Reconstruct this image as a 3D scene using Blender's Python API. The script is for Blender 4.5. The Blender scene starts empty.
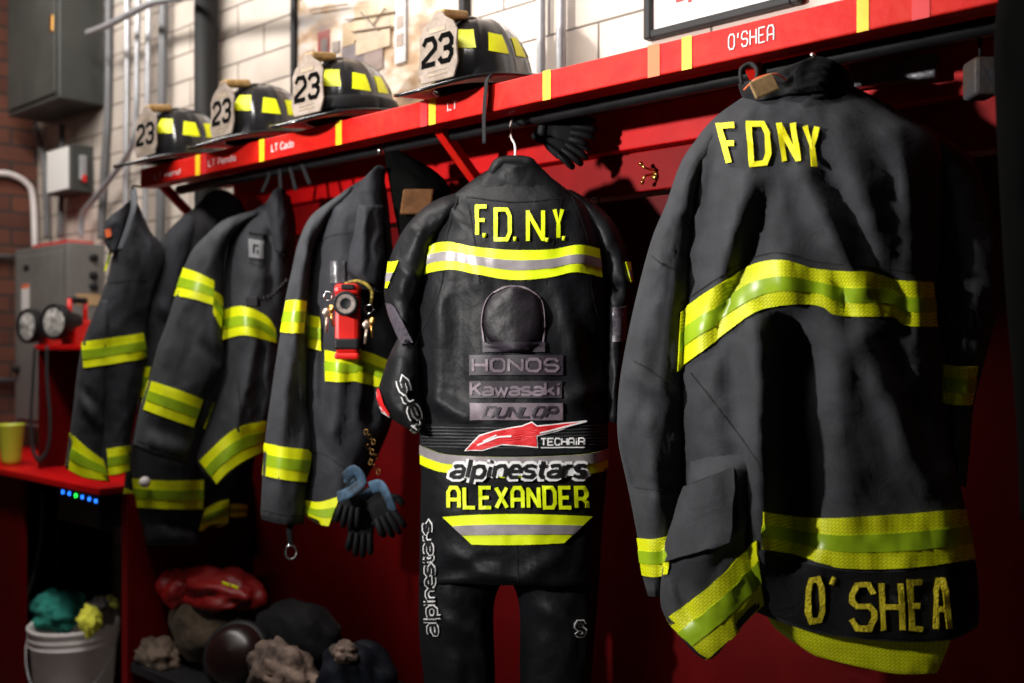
import bpy, bmesh, math, random
from mathutils import Vector, Matrix, noise
from mathutils.bvhtree import BVHTree
random.seed(7)
PI = math.pi
SC = bpy.context.scene
COL = SC.collection

# ------------------------------------------------------------------ camera
H = 1.45
CAM = Vector((0, 0, H))
AL = math.atan2(1112, 1000)
F = Vector((-math.cos(AL), math.sin(AL), 0))
R = Vector((math.sin(AL), math.cos(AL), 0))
UP = Vector((0, 0, 1))
HY = 348.0
cd = bpy.data.cameras.new('camera')
cam = bpy.data.objects.new('camera', cd)
COL.objects.link(cam)
cd.sensor_width = 36
cd.lens = 36 * 1000 / 1024
cd.shift_y = (HY - 341.5) / 1024
cam.location = CAM
cam.rotation_euler = (PI / 2, 0, math.atan2(-F.x, F.y))
cd.dof.use_dof = True
cd.dof.focus_distance = 1.85
cd.dof.aperture_fstop = 2.2
cd.clip_start = 0.02
SC.camera = cam


def ray(px, py):
    """direction with unit forward component seen at picture point px, py"""
    return F + R * ((px - 512) / 1000) + UP * ((HY - py) / 1000)


def at_z(px, py, z):
    return CAM + ray(px, py) * z


def at_y(px, py, y):
    d = ray(px, py)
    return CAM + d * (y / d.y)


def X_at(px, y):
    return at_y(px, HY, y).x


def h_at(px, py, y):
    return at_y(px, py, y).z


# --------------------------------------------------------------- materials
def srgb(c):
    return tuple(((v / 255) / 12.92 if v / 255 <= .04045 else ((v / 255 + .055) / 1.055) ** 2.4) for v in c) + (1,)


MATS = {}


def mat(name, col, rough=.6, metal=0, var=.0, vscale=6, bump=0, bscale=80, sheen=0, coat=0, col2=None, emit=0, stretch=None, spec=.5):
    if name in MATS:
        return MATS[name]
    m = bpy.data.materials.new(name)
    m.use_nodes = True
    nt = m.node_tree
    b = nt.nodes['Principled BSDF']
    b.inputs['Roughness'].default_value = rough
    b.inputs['Metallic'].default_value = metal
    b.inputs['Specular IOR Level'].default_value = spec
    c = col if len(col) == 4 else tuple(col) + (1,)
    b.inputs['Base Color'].default_value = c
    if sheen:
        b.inputs['Sheen Weight'].default_value = sheen
    if coat:
        b.inputs['Coat Weight'].default_value = coat
        b.inputs['Coat Roughness'].default_value = .08
    tc = nt.nodes.new('ShaderNodeTexCoord')
    src = tc.outputs['Object']
    if stretch:
        mp = nt.nodes.new('ShaderNodeMapping')
        mp.inputs['Scale'].default_value = stretch
        nt.links.new(src, mp.inputs['Vector'])
        src = mp.outputs['Vector']
    if var or col2:
        n = nt.nodes.new('ShaderNodeTexNoise')
        n.inputs['Scale'].default_value = vscale
        n.inputs['Detail'].default_value = 6
        n.inputs['Roughness'].default_value = .65
        nt.links.new(src, n.inputs['Vector'])
        r = nt.nodes.new('ShaderNodeValToRGB')
        r.color_ramp.elements[0].position = .35
        r.color_ramp.elements[1].position = .68
        if col2:
            a, d = c, tuple(col2)[:3] + (1,)
        else:
            a = tuple(v * (1 - var) for v in c[:3]) + (1,)
            d = tuple(min(1, v * (1 + var)) for v in c[:3]) + (1,)
        r.color_ramp.elements[0].color = a
        r.color_ramp.elements[1].color = d
        nt.links.new(n.outputs['Fac'], r.inputs['Fac'])
        nt.links.new(r.outputs['Color'], b.inputs['Base Color'])
    if bump:
        n2 = nt.nodes.new('ShaderNodeTexNoise')
        n2.inputs['Scale'].default_value = bscale
        n2.inputs['Detail'].default_value = 4
        nt.links.new(src, n2.inputs['Vector'])
        bp = nt.nodes.new('ShaderNodeBump')
        bp.inputs['Strength'].default_value = bump
        bp.inputs['Distance'].default_value = .01
        nt.links.new(n2.outputs['Fac'], bp.inputs['Height'])
        nt.links.new(bp.outputs['Normal'], b.inputs['Normal'])
    if emit:
        b.inputs['Emission Color'].default_value = c
        b.inputs['Emission Strength'].default_value = emit
    MATS[name] = m
    return m


def mat_tread(name, ya, gr):
    """fluorescent trim with a pressed diamond tread (bump + slightly duller flecks)"""
    m = mat(name, ya, rough=.5, var=.06, vscale=30)
    nt = m.node_tree
    b = nt.nodes['Principled BSDF']
    tc = nt.nodes.new('ShaderNodeTexCoord')
    mp = nt.nodes.new('ShaderNodeMapping')
    mp.inputs['Rotation'].default_value = (0, .785, 0)
    mp.inputs['Scale'].default_value = (1, 1, 1)
    nt.links.new(tc.outputs['Object'], mp.inputs['Vector'])
    w = nt.nodes.new('ShaderNodeTexBrick')
    w.inputs['Scale'].default_value = 60
    w.inputs['Mortar Size'].default_value = .03
    w.inputs['Color1'].default_value = (1, 1, 1, 1)
    w.inputs['Color2'].default_value = (1, 1, 1, 1)
    w.inputs['Mortar'].default_value = (gr, gr, gr, 1)
    sx = nt.nodes.new('ShaderNodeSeparateXYZ')
    cx = nt.nodes.new('ShaderNodeCombineXYZ')
    nt.links.new(mp.outputs['Vector'], sx.inputs[0])
    nt.links.new(sx.outputs['X'], cx.inputs['X'])
    nt.links.new(sx.outputs['Z'], cx.inputs['Y'])
    nt.links.new(cx.outputs[0], w.inputs['Vector'])
    mx = nt.nodes.new('ShaderNodeMix')
    mx.data_type = 'RGBA'
    mx.blend_type = 'MULTIPLY'
    mx.inputs['Factor'].default_value = 1
    mx.inputs[6].default_value = ya
    nt.links.new(w.outputs['Color'], mx.inputs[7])
    nt.links.new(mx.outputs[2], b.inputs['Base Color'])
    bp = nt.nodes.new('ShaderNodeBump')
    bp.inputs['Strength'].default_value = .5
    bp.inputs['Distance'].default_value = .003
    nt.links.new(w.outputs['Color'], bp.inputs['Height'])
    nt.links.new(bp.outputs['Normal'], b.inputs['Normal'])
    return m


def mat_brick(name, c1, c2, mortar, w, h, ms, axes='XZ', rough=.7, origin=(0, 0), bump=.4, var=.3, coat=0):
    m = bpy.data.materials.new(name)
    m.use_nodes = True
    nt = m.node_tree
    b = nt.nodes['Principled BSDF']
    b.inputs['Roughness'].default_value = rough
    if coat:
        b.inputs['Coat Weight'].default_value = coat
        b.inputs['Coat Roughness'].default_value = .15
    tc = nt.nodes.new('ShaderNodeTexCoord')
    s = nt.nodes.new('ShaderNodeSeparateXYZ')
    cmb = nt.nodes.new('ShaderNodeCombineXYZ')
    nt.links.new(tc.outputs['Object'], s.inputs[0])
    nt.links.new(s.outputs[axes[0]], cmb.inputs['X'])
    nt.links.new(s.outputs[axes[1]], cmb.inputs['Y'])
    mp = nt.nodes.new('ShaderNodeMapping')
    mp.inputs['Location'].default_value = (origin[0], origin[1], 0)
    nt.links.new(cmb.outputs[0], mp.inputs['Vector'])
    t = nt.nodes.new('ShaderNodeTexBrick')
    t.inputs['Scale'].default_value = 1
    t.inputs['Brick Width'].default_value = w
    t.inputs['Row Height'].default_value = h
    t.inputs['Mortar Size'].default_value = ms
    t.inputs['Mortar Smooth'].default_value = .3
    t.inputs['Color1'].default_value = c1
    t.inputs['Color2'].default_value = c2
    t.inputs['Mortar'].default_value = mortar
    nt.links.new(mp.outputs[0], t.inputs['Vector'])
    n = nt.nodes.new('ShaderNodeTexNoise')
    n.inputs['Scale'].default_value = 5
    n.inputs['Detail'].default_value = 8
    nt.links.new(tc.outputs['Object'], n.inputs['Vector'])
    rr = nt.nodes.new('ShaderNodeMapRange')
    rr.inputs['From Min'].default_value = .3
    rr.inputs['From Max'].default_value = .7
    rr.inputs['To Min'].default_value = 1 - var
    rr.inputs['To Max'].default_value = 1
    nt.links.new(n.outputs['Fac'], rr.inputs['Value'])
    mx = nt.nodes.new('ShaderNodeMix')
    mx.data_type = 'RGBA'
    mx.blend_type = 'MULTIPLY'
    mx.inputs['Factor'].default_value = 1
    nt.links.new(t.outputs['Color'], mx.inputs[6])
    nt.links.new(rr.outputs['Result'], mx.inputs[7])
    nt.links.new(mx.outputs[2], b.inputs['Base Color'])
    bp = nt.nodes.new('ShaderNodeBump')
    bp.invert = True
    bp.inputs['Strength'].default_value = bump
    bp.inputs['Distance'].default_value = .004
    nt.links.new(t.outputs['Fac'], bp.inputs['Height'])
    nt.links.new(bp.outputs['Normal'], b.inputs['Normal'])
    return m


def mat_coat(name, col, rough=.75, fine=.25, crease=.5):
    m = mat(name, col, rough=rough, var=.22, vscale=14, sheen=.03, spec=.25)
    nt = m.node_tree
    b = nt.nodes['Principled BSDF']
    b.inputs['Sheen Roughness'].default_value = .5
    tc = nt.nodes.new('ShaderNodeTexCoord')
    n1 = nt.nodes.new('ShaderNodeTexNoise')
    n1.inputs['Scale'].default_value = 18
    n1.inputs['Detail'].default_value = 5
    n1.inputs['Distortion'].default_value = .8
    n2 = nt.nodes.new('ShaderNodeTexNoise')
    n2.inputs['Scale'].default_value = 420
    nt.links.new(tc.outputs['Object'], n1.inputs['Vector'])
    nt.links.new(tc.outputs['Object'], n2.inputs['Vector'])
    b1 = nt.nodes.new('ShaderNodeBump')
    b1.inputs['Strength'].default_value = crease
    b1.inputs['Distance'].default_value = .012
    b2 = nt.nodes.new('ShaderNodeBump')
    b2.inputs['Strength'].default_value = fine
    b2.inputs['Distance'].default_value = .002
    nt.links.new(n1.outputs['Fac'], b1.inputs['Height'])
    nt.links.new(n2.outputs['Fac'], b2.inputs['Height'])
    nt.links.new(b1.outputs['Normal'], b2.inputs['Normal'])
    nt.links.new(b2.outputs['Normal'], b.inputs['Normal'])
    return m


YEL = (.78, .83, .0, 1)
GRN = (.30, .46, .01, 1)
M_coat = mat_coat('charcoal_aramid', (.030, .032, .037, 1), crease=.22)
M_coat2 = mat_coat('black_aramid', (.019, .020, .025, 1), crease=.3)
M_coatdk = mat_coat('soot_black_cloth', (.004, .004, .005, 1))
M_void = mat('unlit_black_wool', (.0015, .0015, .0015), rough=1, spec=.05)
M_leather = mat('black_leather', (.0055, .006, .0075), rough=.5, var=.25, vscale=10, bump=.35, bscale=22, spec=.17)
M_leather2 = mat('black_rib_knit', (.007, .008, .009), rough=.75, spec=.15, bump=.3, bscale=60)
M_perf = mat('grey_perforated_leather', (.07, .06, .075), rough=.4, var=.5, vscale=160)
M_yel = mat_tread('fluorescent_tread_trim', YEL, .55)
M_yelp = mat('fluorescent_trim', YEL, rough=.5, var=.08, vscale=25)
M_yelr = mat('fluorescent_print', (.72, .86, .0, 1), rough=.5)
M_grn = mat('lime_reflective_stripe', GRN, rough=.35, var=.15, vscale=12)
M_sil = mat('silver_reflective_stripe', (.34, .31, .32), rough=.35, metal=.3, var=.25, vscale=14)
M_letter = mat('yellow_cloth_letter', (.86, .80, .0, 1), rough=.6, var=.1, vscale=60)
M_letter2 = mat('stitched_gold_letter', (.85, .68, .01, 1), rough=.6, var=.25, vscale=120, bump=.6, bscale=300)
M_seam = mat('black_stitching', (.006, .006, .007), rough=.9)
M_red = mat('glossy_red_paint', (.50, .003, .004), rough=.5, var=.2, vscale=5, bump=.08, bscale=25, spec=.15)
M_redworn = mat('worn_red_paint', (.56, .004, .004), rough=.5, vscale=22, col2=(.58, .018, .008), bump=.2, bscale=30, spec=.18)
M_redshade = mat('shaded_red_paint', (.085, .0004, .001), rough=.55, var=.25, vscale=3, bump=.06, bscale=20, spec=.1)  # darker copy of the rack's red, shade put into the colour
M_worn = mat('chipped_pale_edge', (.55, .42, .36), rough=.7, vscale=16, col2=(.30, .03, .02))
M_blk = mat('black_steel', (.009, .009, .010), rough=.5, spec=.25, var=.3, vscale=20)
M_blkp = mat('black_plastic', (.007, .007, .008), rough=.55, spec=.25)
M_blkc = mat('black_webbing', (.012, .012, .014), rough=.85, bump=.2, bscale=200)
M_steel = mat('galvanised_steel', (.42, .42, .44), rough=.4, metal=.6, var=.15, vscale=12)
M_dsteel = mat('grey_painted_conduit', (.13, .13, .135), rough=.5, metal=.2, var=.2)
M_chrome = mat('polished_steel', (.75, .75, .75), rough=.18, metal=1)
M_brass = mat('brass', (.65, .36, .10), rough=.3, metal=1)
M_white = mat('white_plastic', (.80, .74, .72), rough=.5, var=.12, vscale=6)
M_paper = mat('white_paper', (.75, .73, .70), rough=.8)
M_whitep = mat('white_print', (.78, .78, .78), rough=.6)
M_redp = mat('red_print', (.62, .01, .015), rough=.5)
M_gbox = mat('dark_grey_enamel', (.045, .047, .042), rough=.5, var=.2, vscale=4)
M_gcab = mat('grey_enamel', (.16, .155, .145), rough=.5, var=.15, vscale=4)
M_redpl = mat('red_plastic', (.62, .012, .008), rough=.35)
M_lens = mat('clear_lens', (.12, .11, .10), rough=.15, metal=0, vscale=40, col2=(.75, .72, .68))
M_helm = mat('black_helmet_shell', (.012, .012, .014), rough=.22, var=.3, vscale=30, coat=.5)
M_brim = mat('brown_leather_brim', (.40, .17, .11), rough=.45, var=.35, vscale=20)
M_shield = mat('worn_white_leather', (.30, .25, .21), rough=.7, spec=.2, vscale=25, col2=(.17, .13, .10), bump=.3, bscale=60)
M_orange = mat('orange_tape', (.85, .16, .05), rough=.6)
M_ytape = mat('yellow_tape', (.85, .55, .01), rough=.5, var=.1, vscale=40)
M_mauve = mat('mauve_grey_print', (.15, .115, .14), rough=.5, var=.35, vscale=30)
M_mauved = mat('dark_mauve_print', (.025, .018, .028), rough=.5, var=.3, vscale=30)

Y_SHELF, Y_BAR, Y_WALL = 1.535, 1.64, 1.90


# ------------------------------------------------------------ mesh helpers
def link(name, verts, faces, m, parent=None, smooth=True, bev=0, sub=0):
    me = bpy.data.meshes.new(name)
    me.from_pydata([tuple(v) for v in verts], [], faces)
    me.validate()
    bm = bmesh.new()
    bm.from_mesh(me)
    bmesh.ops.remove_doubles(bm, verts=bm.verts, dist=1e-6)
    bmesh.ops.recalc_face_normals(bm, faces=bm.faces)
    bm.to_mesh(me)
    bm.free()
    if isinstance(smooth, (list, tuple)):
        if len(smooth) == len(me.polygons):
            hard = set()
            for q_, p in zip(smooth, me.polygons):
                p.use_smooth = q_
                if not q_:
                    hard.update(p.edge_keys)
            for e_ in me.edges:
                if e_.key in hard:
                    e_.use_edge_sharp = True
    elif smooth:
        for p in me.polygons:
            p.use_smooth = True
    me.materials.append(m)
    o = bpy.data.objects.new(name, me)
    COL.objects.link(o)
    if parent:
        o.parent = parent
        o.matrix_parent_inverse = world_of(parent).inverted()
    if bev:
        b = o.modifiers.new('bevel', 'BEVEL')
        b.width = bev
        b.segments = 2
        b.limit_method = 'ANGLE'
    if sub:
        s = o.modifiers.new('sub', 'SUBSURF')
        s.levels = sub
        s.render_levels = sub
    return o


def world_of(o):
    mtx = o.matrix_basis.copy()
    p = o.parent
    mtx = (o.matrix_parent_inverse @ mtx) if p else mtx
    if p:
        mtx = world_of(p) @ mtx
    return mtx


class MB:
    def __init__(s):
        s.v = []
        s.f = []

    def add(s, vs, fs):
        n = len(s.v)
        s.v += [Vector(v) for v in vs]
        s.f += [tuple(i + n for i in f) for f in fs]
        return s

    def box(s, x0, x1, y0, y1, z0, z1):
        vs = [(x, y, z) for x in (x0, x1) for y in (y0, y1) for z in (z0, z1)]
        return s.add(vs, [(0, 1, 3, 2), (4, 6, 7, 5), (0, 4, 5, 1), (2, 3, 7, 6), (0, 2, 6, 4), (1, 5, 7, 3)])

    def obox(s, c, ax, ay, az):
        c, ax, ay, az = map(Vector, (c, ax, ay, az))
        vs = [c + ax * i + ay * j + az * k for i in (-1, 1) for j in (-1, 1) for k in (-1, 1)]
        return s.add(vs, [(0, 1, 3, 2), (4, 6, 7, 5), (0, 4, 5, 1), (2, 3, 7, 6), (0, 2, 6, 4), (1, 5, 7, 3)])

    def tube(s, pts, r, n=10, flat=None):
        pts = [Vector(p) for p in pts]
        rs = r if isinstance(r, (list, tuple)) else [r] * len(pts)
        prev = None
        rings = []
        for i, p in enumerate(pts):
            t = (pts[min(i + 1, len(pts) - 1)] - pts[max(i - 1, 0)]).normalized()
            if prev is None:
                a = t.orthogonal().normalized() if flat is None else (Vector(flat) - t * Vector(flat).dot(t)).normalized()
            else:
                a = (prev - t * prev.dot(t)).normalized()
            prev = a
            b = t.cross(a)
            k = .25 if flat is not None else 1
            rings.append([p + (a * math.cos(q) * k + b * math.sin(q)) * rs[i] for q in [2 * PI * j / n for j in range(n)]])
        vs = [v for rg in rings for v in rg]
        fs = [(i * n + j, i * n + (j + 1) % n, (i + 1) * n + (j + 1) % n, (i + 1) * n + j) for i in range(len(pts) - 1) for j in range(n)]
        fs += [tuple(range(n))[::-1], tuple((len(pts) - 1) * n + j for j in range(n))]
        return s.add(vs, fs)

    def lathe(s, prof, c, axis=(0, 0, 1), n=28, cap=True):
        """prof: [(radius, height)] about the axis"""
        ax = Vector(axis).normalized()
        a = ax.orthogonal().normalized()
        b = ax.cross(a)
        c = Vector(c)
        vs = [c + ax * h + (a * math.cos(2 * PI * j / n) + b * math.sin(2 * PI * j / n)) * r for r, h in prof for j in range(n)]
        fs = [(i * n + j, i * n + (j + 1) % n, (i + 1) * n + (j + 1) % n, (i + 1) * n + j) for i in range(len(prof) - 1) for j in range(n)]
        if cap:
            fs += [tuple(range(n))[::-1], tuple((len(prof) - 1) * n + j for j in range(n))]
        return s.add(vs, fs)

    def prism(s, poly, d):
        """poly: 3-D outline, d: extrusion vector"""
        n = len(poly)
        d = Vector(d)
        vs = [Vector(p) for p in poly] + [Vector(p) + d for p in poly]
        fs = [tuple(range(n)), tuple(range(2 * n - 1, n - 1, -1))] + [(i, (i + 1) % n, n + (i + 1) % n, n + i) for i in range(n)]
        return s.add(vs, fs)

    def build(s, name, m, parent=None, smooth=False, bev=0, sub=0):
        return link(name, s.v, s.f, m, parent, smooth, bev, sub)


def smooth_pts(pts, k=6):
    """Catmull-Rom through 3-D or 2-D points"""
    P = [Vector(p) for p in pts]
    out = []
    for i in range(len(P) - 1):
        a = P[max(i - 1, 0)]
        b = P[i]
        c = P[i + 1]
        d = P[min(i + 2, len(P) - 1)]
        for j in range(k):
            t = j / k
            out.append(.5 * ((2 * b) + (c - a) * t + (2 * a - 5 * b + 4 * c - d) * t * t + (3 * b - a - 3 * c + d) * t ** 3))
    out.append(P[-1])
    return out


class Curve:
    """arc-length parametrised smooth polyline in the picture's units"""

    def __init__(s, pts, smooth=True):
        s.p = smooth_pts([(x, y) for x, y in pts], 8) if smooth and len(pts) > 2 else [Vector(p) for p in pts]
        s.l = [0]
        for a, b in zip(s.p, s.p[1:]):
            s.l.append(s.l[-1] + (b - a).length)

    def __call__(s, t):
        L = t * s.l[-1]
        for i in range(1, len(s.l)):
            if L <= s.l[i] + 1e-9:
                d = s.l[i] - s.l[i - 1]
                return s.p[i - 1].lerp(s.p[i], (L - s.l[i - 1]) / d if d else 0)
        return s.p[-1].copy()


def props(o, label=None, cat=None, group=None, kind=None):
    if label:
        o['label'] = label
    if cat:
        o['category'] = cat
    if group:
        o['group'] = group
    if kind:
        o['kind'] = kind
    return o


def thing(name, loc, label, cat, group=None, rot=(0, 0, 0)):
    o = bpy.data.objects.new(name, None)
    o.empty_display_size = .05
    COL.objects.link(o)
    o.location = loc
    o.rotation_euler = rot
    return props(o, label, cat, group)


# --------------------------------------------------------- cloth machinery
class Plane:
    """vertical plane through the point seen at px with distance z; psi turns its right side away"""

    def __init__(s, px, z, psi=0):
        s.k0 = (px - 512) / 1000
        s.z0 = z
        s.c = math.cos(math.radians(psi))
        s.s = math.sin(math.radians(psi))

    def depth(s, px):
        k = (px - 512) / 1000
        return s.z0 * (s.c - s.k0 * s.s) / (s.c - k * s.s)


class Garment:
    def __init__(s, name, plane, label, cat='coat', top=None, group=None):
        s.plane = plane
        s.root = thing(name, at_z(top[0], top[1], plane.depth(top[0])), label, cat, group)
        s.v = []
        s.f = []
        s.bvh = None
        s.seed = random.random() * 50

    def piece(s, name, L, Rr, T=None, B=None, m=None, front=.07, back=.03, dz=0, folds=(), ns=30, nt=48, nz=.006, cap=.25, power=.55, vnoise=1.0, parent=None, solid=True, dzb=0):
        Lc, Rc = Curve(L), Curve(Rr)
        Tc = Curve(T) if T else Curve([L[0], Rr[0]])
        Bc = Curve(B) if B else Curve([L[-1], Rr[-1]])
        TL, TR, BL, BR = Lc(0), Rc(0), Lc(1), Rc(1)
        vs = []
        n = 2 * ns
        sd = s.seed + len(s.v) * .01
        for i in range(nt + 1):
            t = i / nt
            ring = [None] * n
            # ease relief at the top so shoulders close
            ez = min(1, (t / cap)) if cap > 0 else 1
            ez = .25 + .75 * math.sin(ez * PI / 2)
            l, r = Lc(t), Rc(t)
            for j in range(ns + 1):
                # cosine spacing towards the rims
                u = .5 - .5 * math.cos(PI * j / ns)
                p = (1 - t) * Tc(u) + t * Bc(u) + (1 - u) * l + u * r
                p = p - ((1 - u) * (1 - t) * TL + u * (1 - t) * TR + (1 - u) * t * BL + u * t * BR)
                prof = max(0, 1 - (2 * u - 1) ** 2) ** power
                rel = front * prof * ez
                fo = 0
                for (x0, y0, x1, y1, w, a) in folds:
                    dx, dy = x1 - x0, y1 - y0
                    q = ((p.x - x0) * dx + (p.y - y0) * dy) / (dx * dx + dy * dy)
                    qc = min(1, max(0, q))
                    dd = math.hypot(p.x - x0 - dx * qc, p.y - y0 - dy * qc)
                    if dd < 3 * w:
                        fo += 1.55 * a * math.exp(-(dd / w) ** 2) * (.35 + .65 * math.sin(PI * (.12 + .76 * qc)))
                nn = noise.noise(Vector((p.x / 26 + sd, p.y / (60 * vnoise), sd))) + .5 * noise.noise(Vector((p.x / 11 + sd, p.y / (24 * vnoise), sd + 9)))
                edge = min(1, prof * 1.6)
                z0 = s.plane.depth(p.x) + dz + dzb * t
                wr = noise.noise(Vector((p.x / 17 + p.y / 48 + sd, p.y / 42 - p.x / 90, sd + 21)))
                w2 = noise.noise(Vector((p.x / 13 - p.y / 30 + sd, p.y / 26, sd + 33)))
                cr = (.45 - min(.45, abs(wr) * 2.6)) + .6 * (.4 - min(.4, abs(w2) * 3.0))
                zf = z0 - rel - (fo + (nn * 1.3 + cr * 1.5) * nz) * edge
                zb = z0 + back * prof * ez + noise.noise(Vector((p.x / 30, p.y / 60, sd + 3))) * nz * edge
                if j in (0, ns):
                    ring[0 if j == 0 else ns] = at_z(p.x, p.y, z0)
                else:
                    ring[j] = at_z(p.x, p.y, zf)
                    ring[n - j] = at_z(p.x, p.y, max(zb, zf + .004))
            vs += ring
        fs = [(i * n + j, i * n + (j + 1) % n, (i + 1) * n + (j + 1) % n, (i + 1) * n + j) for i in range(nt) for j in range(n)]
        fs.append(tuple(range(n)))
        fs.append(tuple(nt * n + j for j in range(n))[::-1])
        if solid:
            k = len(s.v)
            s.v += vs
            s.f += [tuple(a + k for a in f) for f in fs]
            s.bvh = None
        return link(name, vs, fs, m, parent or s.root)

    def hit(s, px, py):
        if s.bvh is None:
            s.bvh = BVHTree.FromPolygons([tuple(v) for v in s.v], s.f)
        d = ray(px, py)
        p, nrm, idx, dist = s.bvh.ray_cast(CAM, d.normalized())
        if p is None or dist > s.plane.depth(px) * 1.3:
            q = at_z(px, py, s.plane.depth(px))
            p, nrm, idx, dist = s.bvh.find_nearest(q)
            p = at_z(px, py, (p - CAM).dot(F))
            nrm = -d.normalized()
        if nrm.dot(d) > 0:
            nrm = -nrm
        nrm = (nrm * .5 - d.normalized() * .5).normalized()
        return p, nrm

    def strips(s, name, grids, m, off=.003, parent=None, th=.004, hard=False):
        """grids: lists of rows of picture points laid on the cloth; each becomes a thin raised patch"""
        mb = MB()
        flags = []
        for g in grids:
            nr, nc = len(g), len(g[0])
            top = []
            bot = []
            for row in g:
                for q in row:
                    p, nn = s.hit(q[0], q[1])
                    top.append(p + nn * off)
                    bot.append(p + nn * (off - th))
            fs = []
            for i in range(nr - 1):
                for j in range(nc - 1):
                    a = i * nc + j
                    fs.append((a, a + 1, a + nc + 1, a + nc))
            k = nr * nc
            ntop = len(fs)
            fs += [tuple(x + k for x in f)[::-1] for f in fs]
            rim = [j for j in range(nc)] + [i * nc + nc - 1 for i in range(1, nr)] + [(nr - 1) * nc + j for j in range(nc - 2, -1, -1)] + [i * nc for i in range(nr - 2, 0, -1)]
            for a, b in zip(rim, rim[1:] + rim[:1]):
                fs.append((a, b, b + k, a + k))
            mb.add(top + bot, fs)
            flags += [i < ntop for i in range(len(fs))]
        return mb.build(name, m, parent or s.root, smooth=flags)

    def band(s, name, top, bot, mats=None, fr=(0, .33, .67, 1), n=None, off=.004, parent=None, side=False, sm=True):
        """a trim band: one part, three stripes (yellow, middle as sub-part)"""
        mats = mats or (M_yelp, M_grn)
        a, b = Curve(top, sm), Curve(bot, sm)
        n = n or max(6, int(a.l[-1] / 5))
        lo = .08 if not side else 0

        def grid(f0, f1, i0, i1, k=4):
            return [[tuple(a(i0 + (i1 - i0) * j / n).lerp(b(i0 + (i1 - i0) * j / n), f0 + (f1 - f0) * q / k)) for j in range(n + 1)] for q in range(k + 1)]
        o = s.strips(name, [grid(fr[0], fr[3], 0, 1, 6)], mats[0], off, parent)
        s.strips('reflective_stripe', [grid(fr[1], fr[2], 0, 1, 3)], mats[1], off + .0018, o, th=.002)
        return o

    def patch(s, name, quad, m, off=.004, n=(8, 8), parent=None, th=.004):
        a, b, c, d = map(Vector, quad)
        g = [[tuple(a.lerp(b, j / n[0]).lerp(d.lerp(c, j / n[0]), i / n[1])) for j in range(n[0] + 1)] for i in range(n[1] + 1)]
        return s.strips(name, [g], m, off, parent, th)

    def lines(s, name, pls, w, m, off=.004, parent=None, th=.003, step=5):
        return s.strips(name, [g for pl in pls for g in ribbon(pl, w, step)], m, off, parent, th)

    def stitch(s, name, pls, w=.9, m=None, off=.0012):
        for p in pls:
            s.lines(name, [smooth_pts(p, 5)], w, m or M_seam, off, th=.002)

    def text(s, name, st, quad, w, m, off=.005, parent=None, **kw):
        return s.strips(name, [g for pl in text_lines(st, quad, **kw) for g in ribbon(pl, w, 5)], m, off, parent, .003)


def ribbon(pl, w, step=6):
    """mitred ribbon of width w along a 2-D polyline -> grids of 2-D points"""
    P = [Vector((p[0], p[1])) for p in pl]
    closed = (P[0] - P[-1]).length < 1e-6 and len(P) > 2
    if closed:
        P = P[:-1]
    n = len(P)
    nor = []
    for i in range(n):
        if closed:
            a, b, c = P[i - 1], P[i], P[(i + 1) % n]
        else:
            a, b, c = P[max(i - 1, 0)], P[i], P[min(i + 1, n - 1)]
        d1 = (b - a)
        d2 = (c - b)
        if d1.length < 1e-9:
            d1 = d2
        if d2.length < 1e-9:
            d2 = d1
        d1 = d1.normalized()
        d2 = d2.normalized()
        n1 = Vector((-d1.y, d1.x))
        n2 = Vector((-d2.y, d2.x))
        mm = (n1 + n2)
        if mm.length < .3:
            mm = n1
        mm.normalize()
        k = 1 / max(.45, mm.dot(n1))
        nor.append(mm * k)
    segs = [(i, (i + 1) % n) for i in range(n if closed else n - 1)]
    rows = [[], []]
    for (i, j) in segs:
        L = (P[j] - P[i]).length
        k = max(1, int(L / step))
        for q in range(k + (1 if (i, j) == segs[-1] else 0)):
            t = q / k
            c = P[i].lerp(P[j], t)
            o = nor[i].lerp(nor[j], t)
            rows[0].append(tuple(c + o * w / 2))
            rows[1].append(tuple(c - o * w / 2))
    return [rows]


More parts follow.
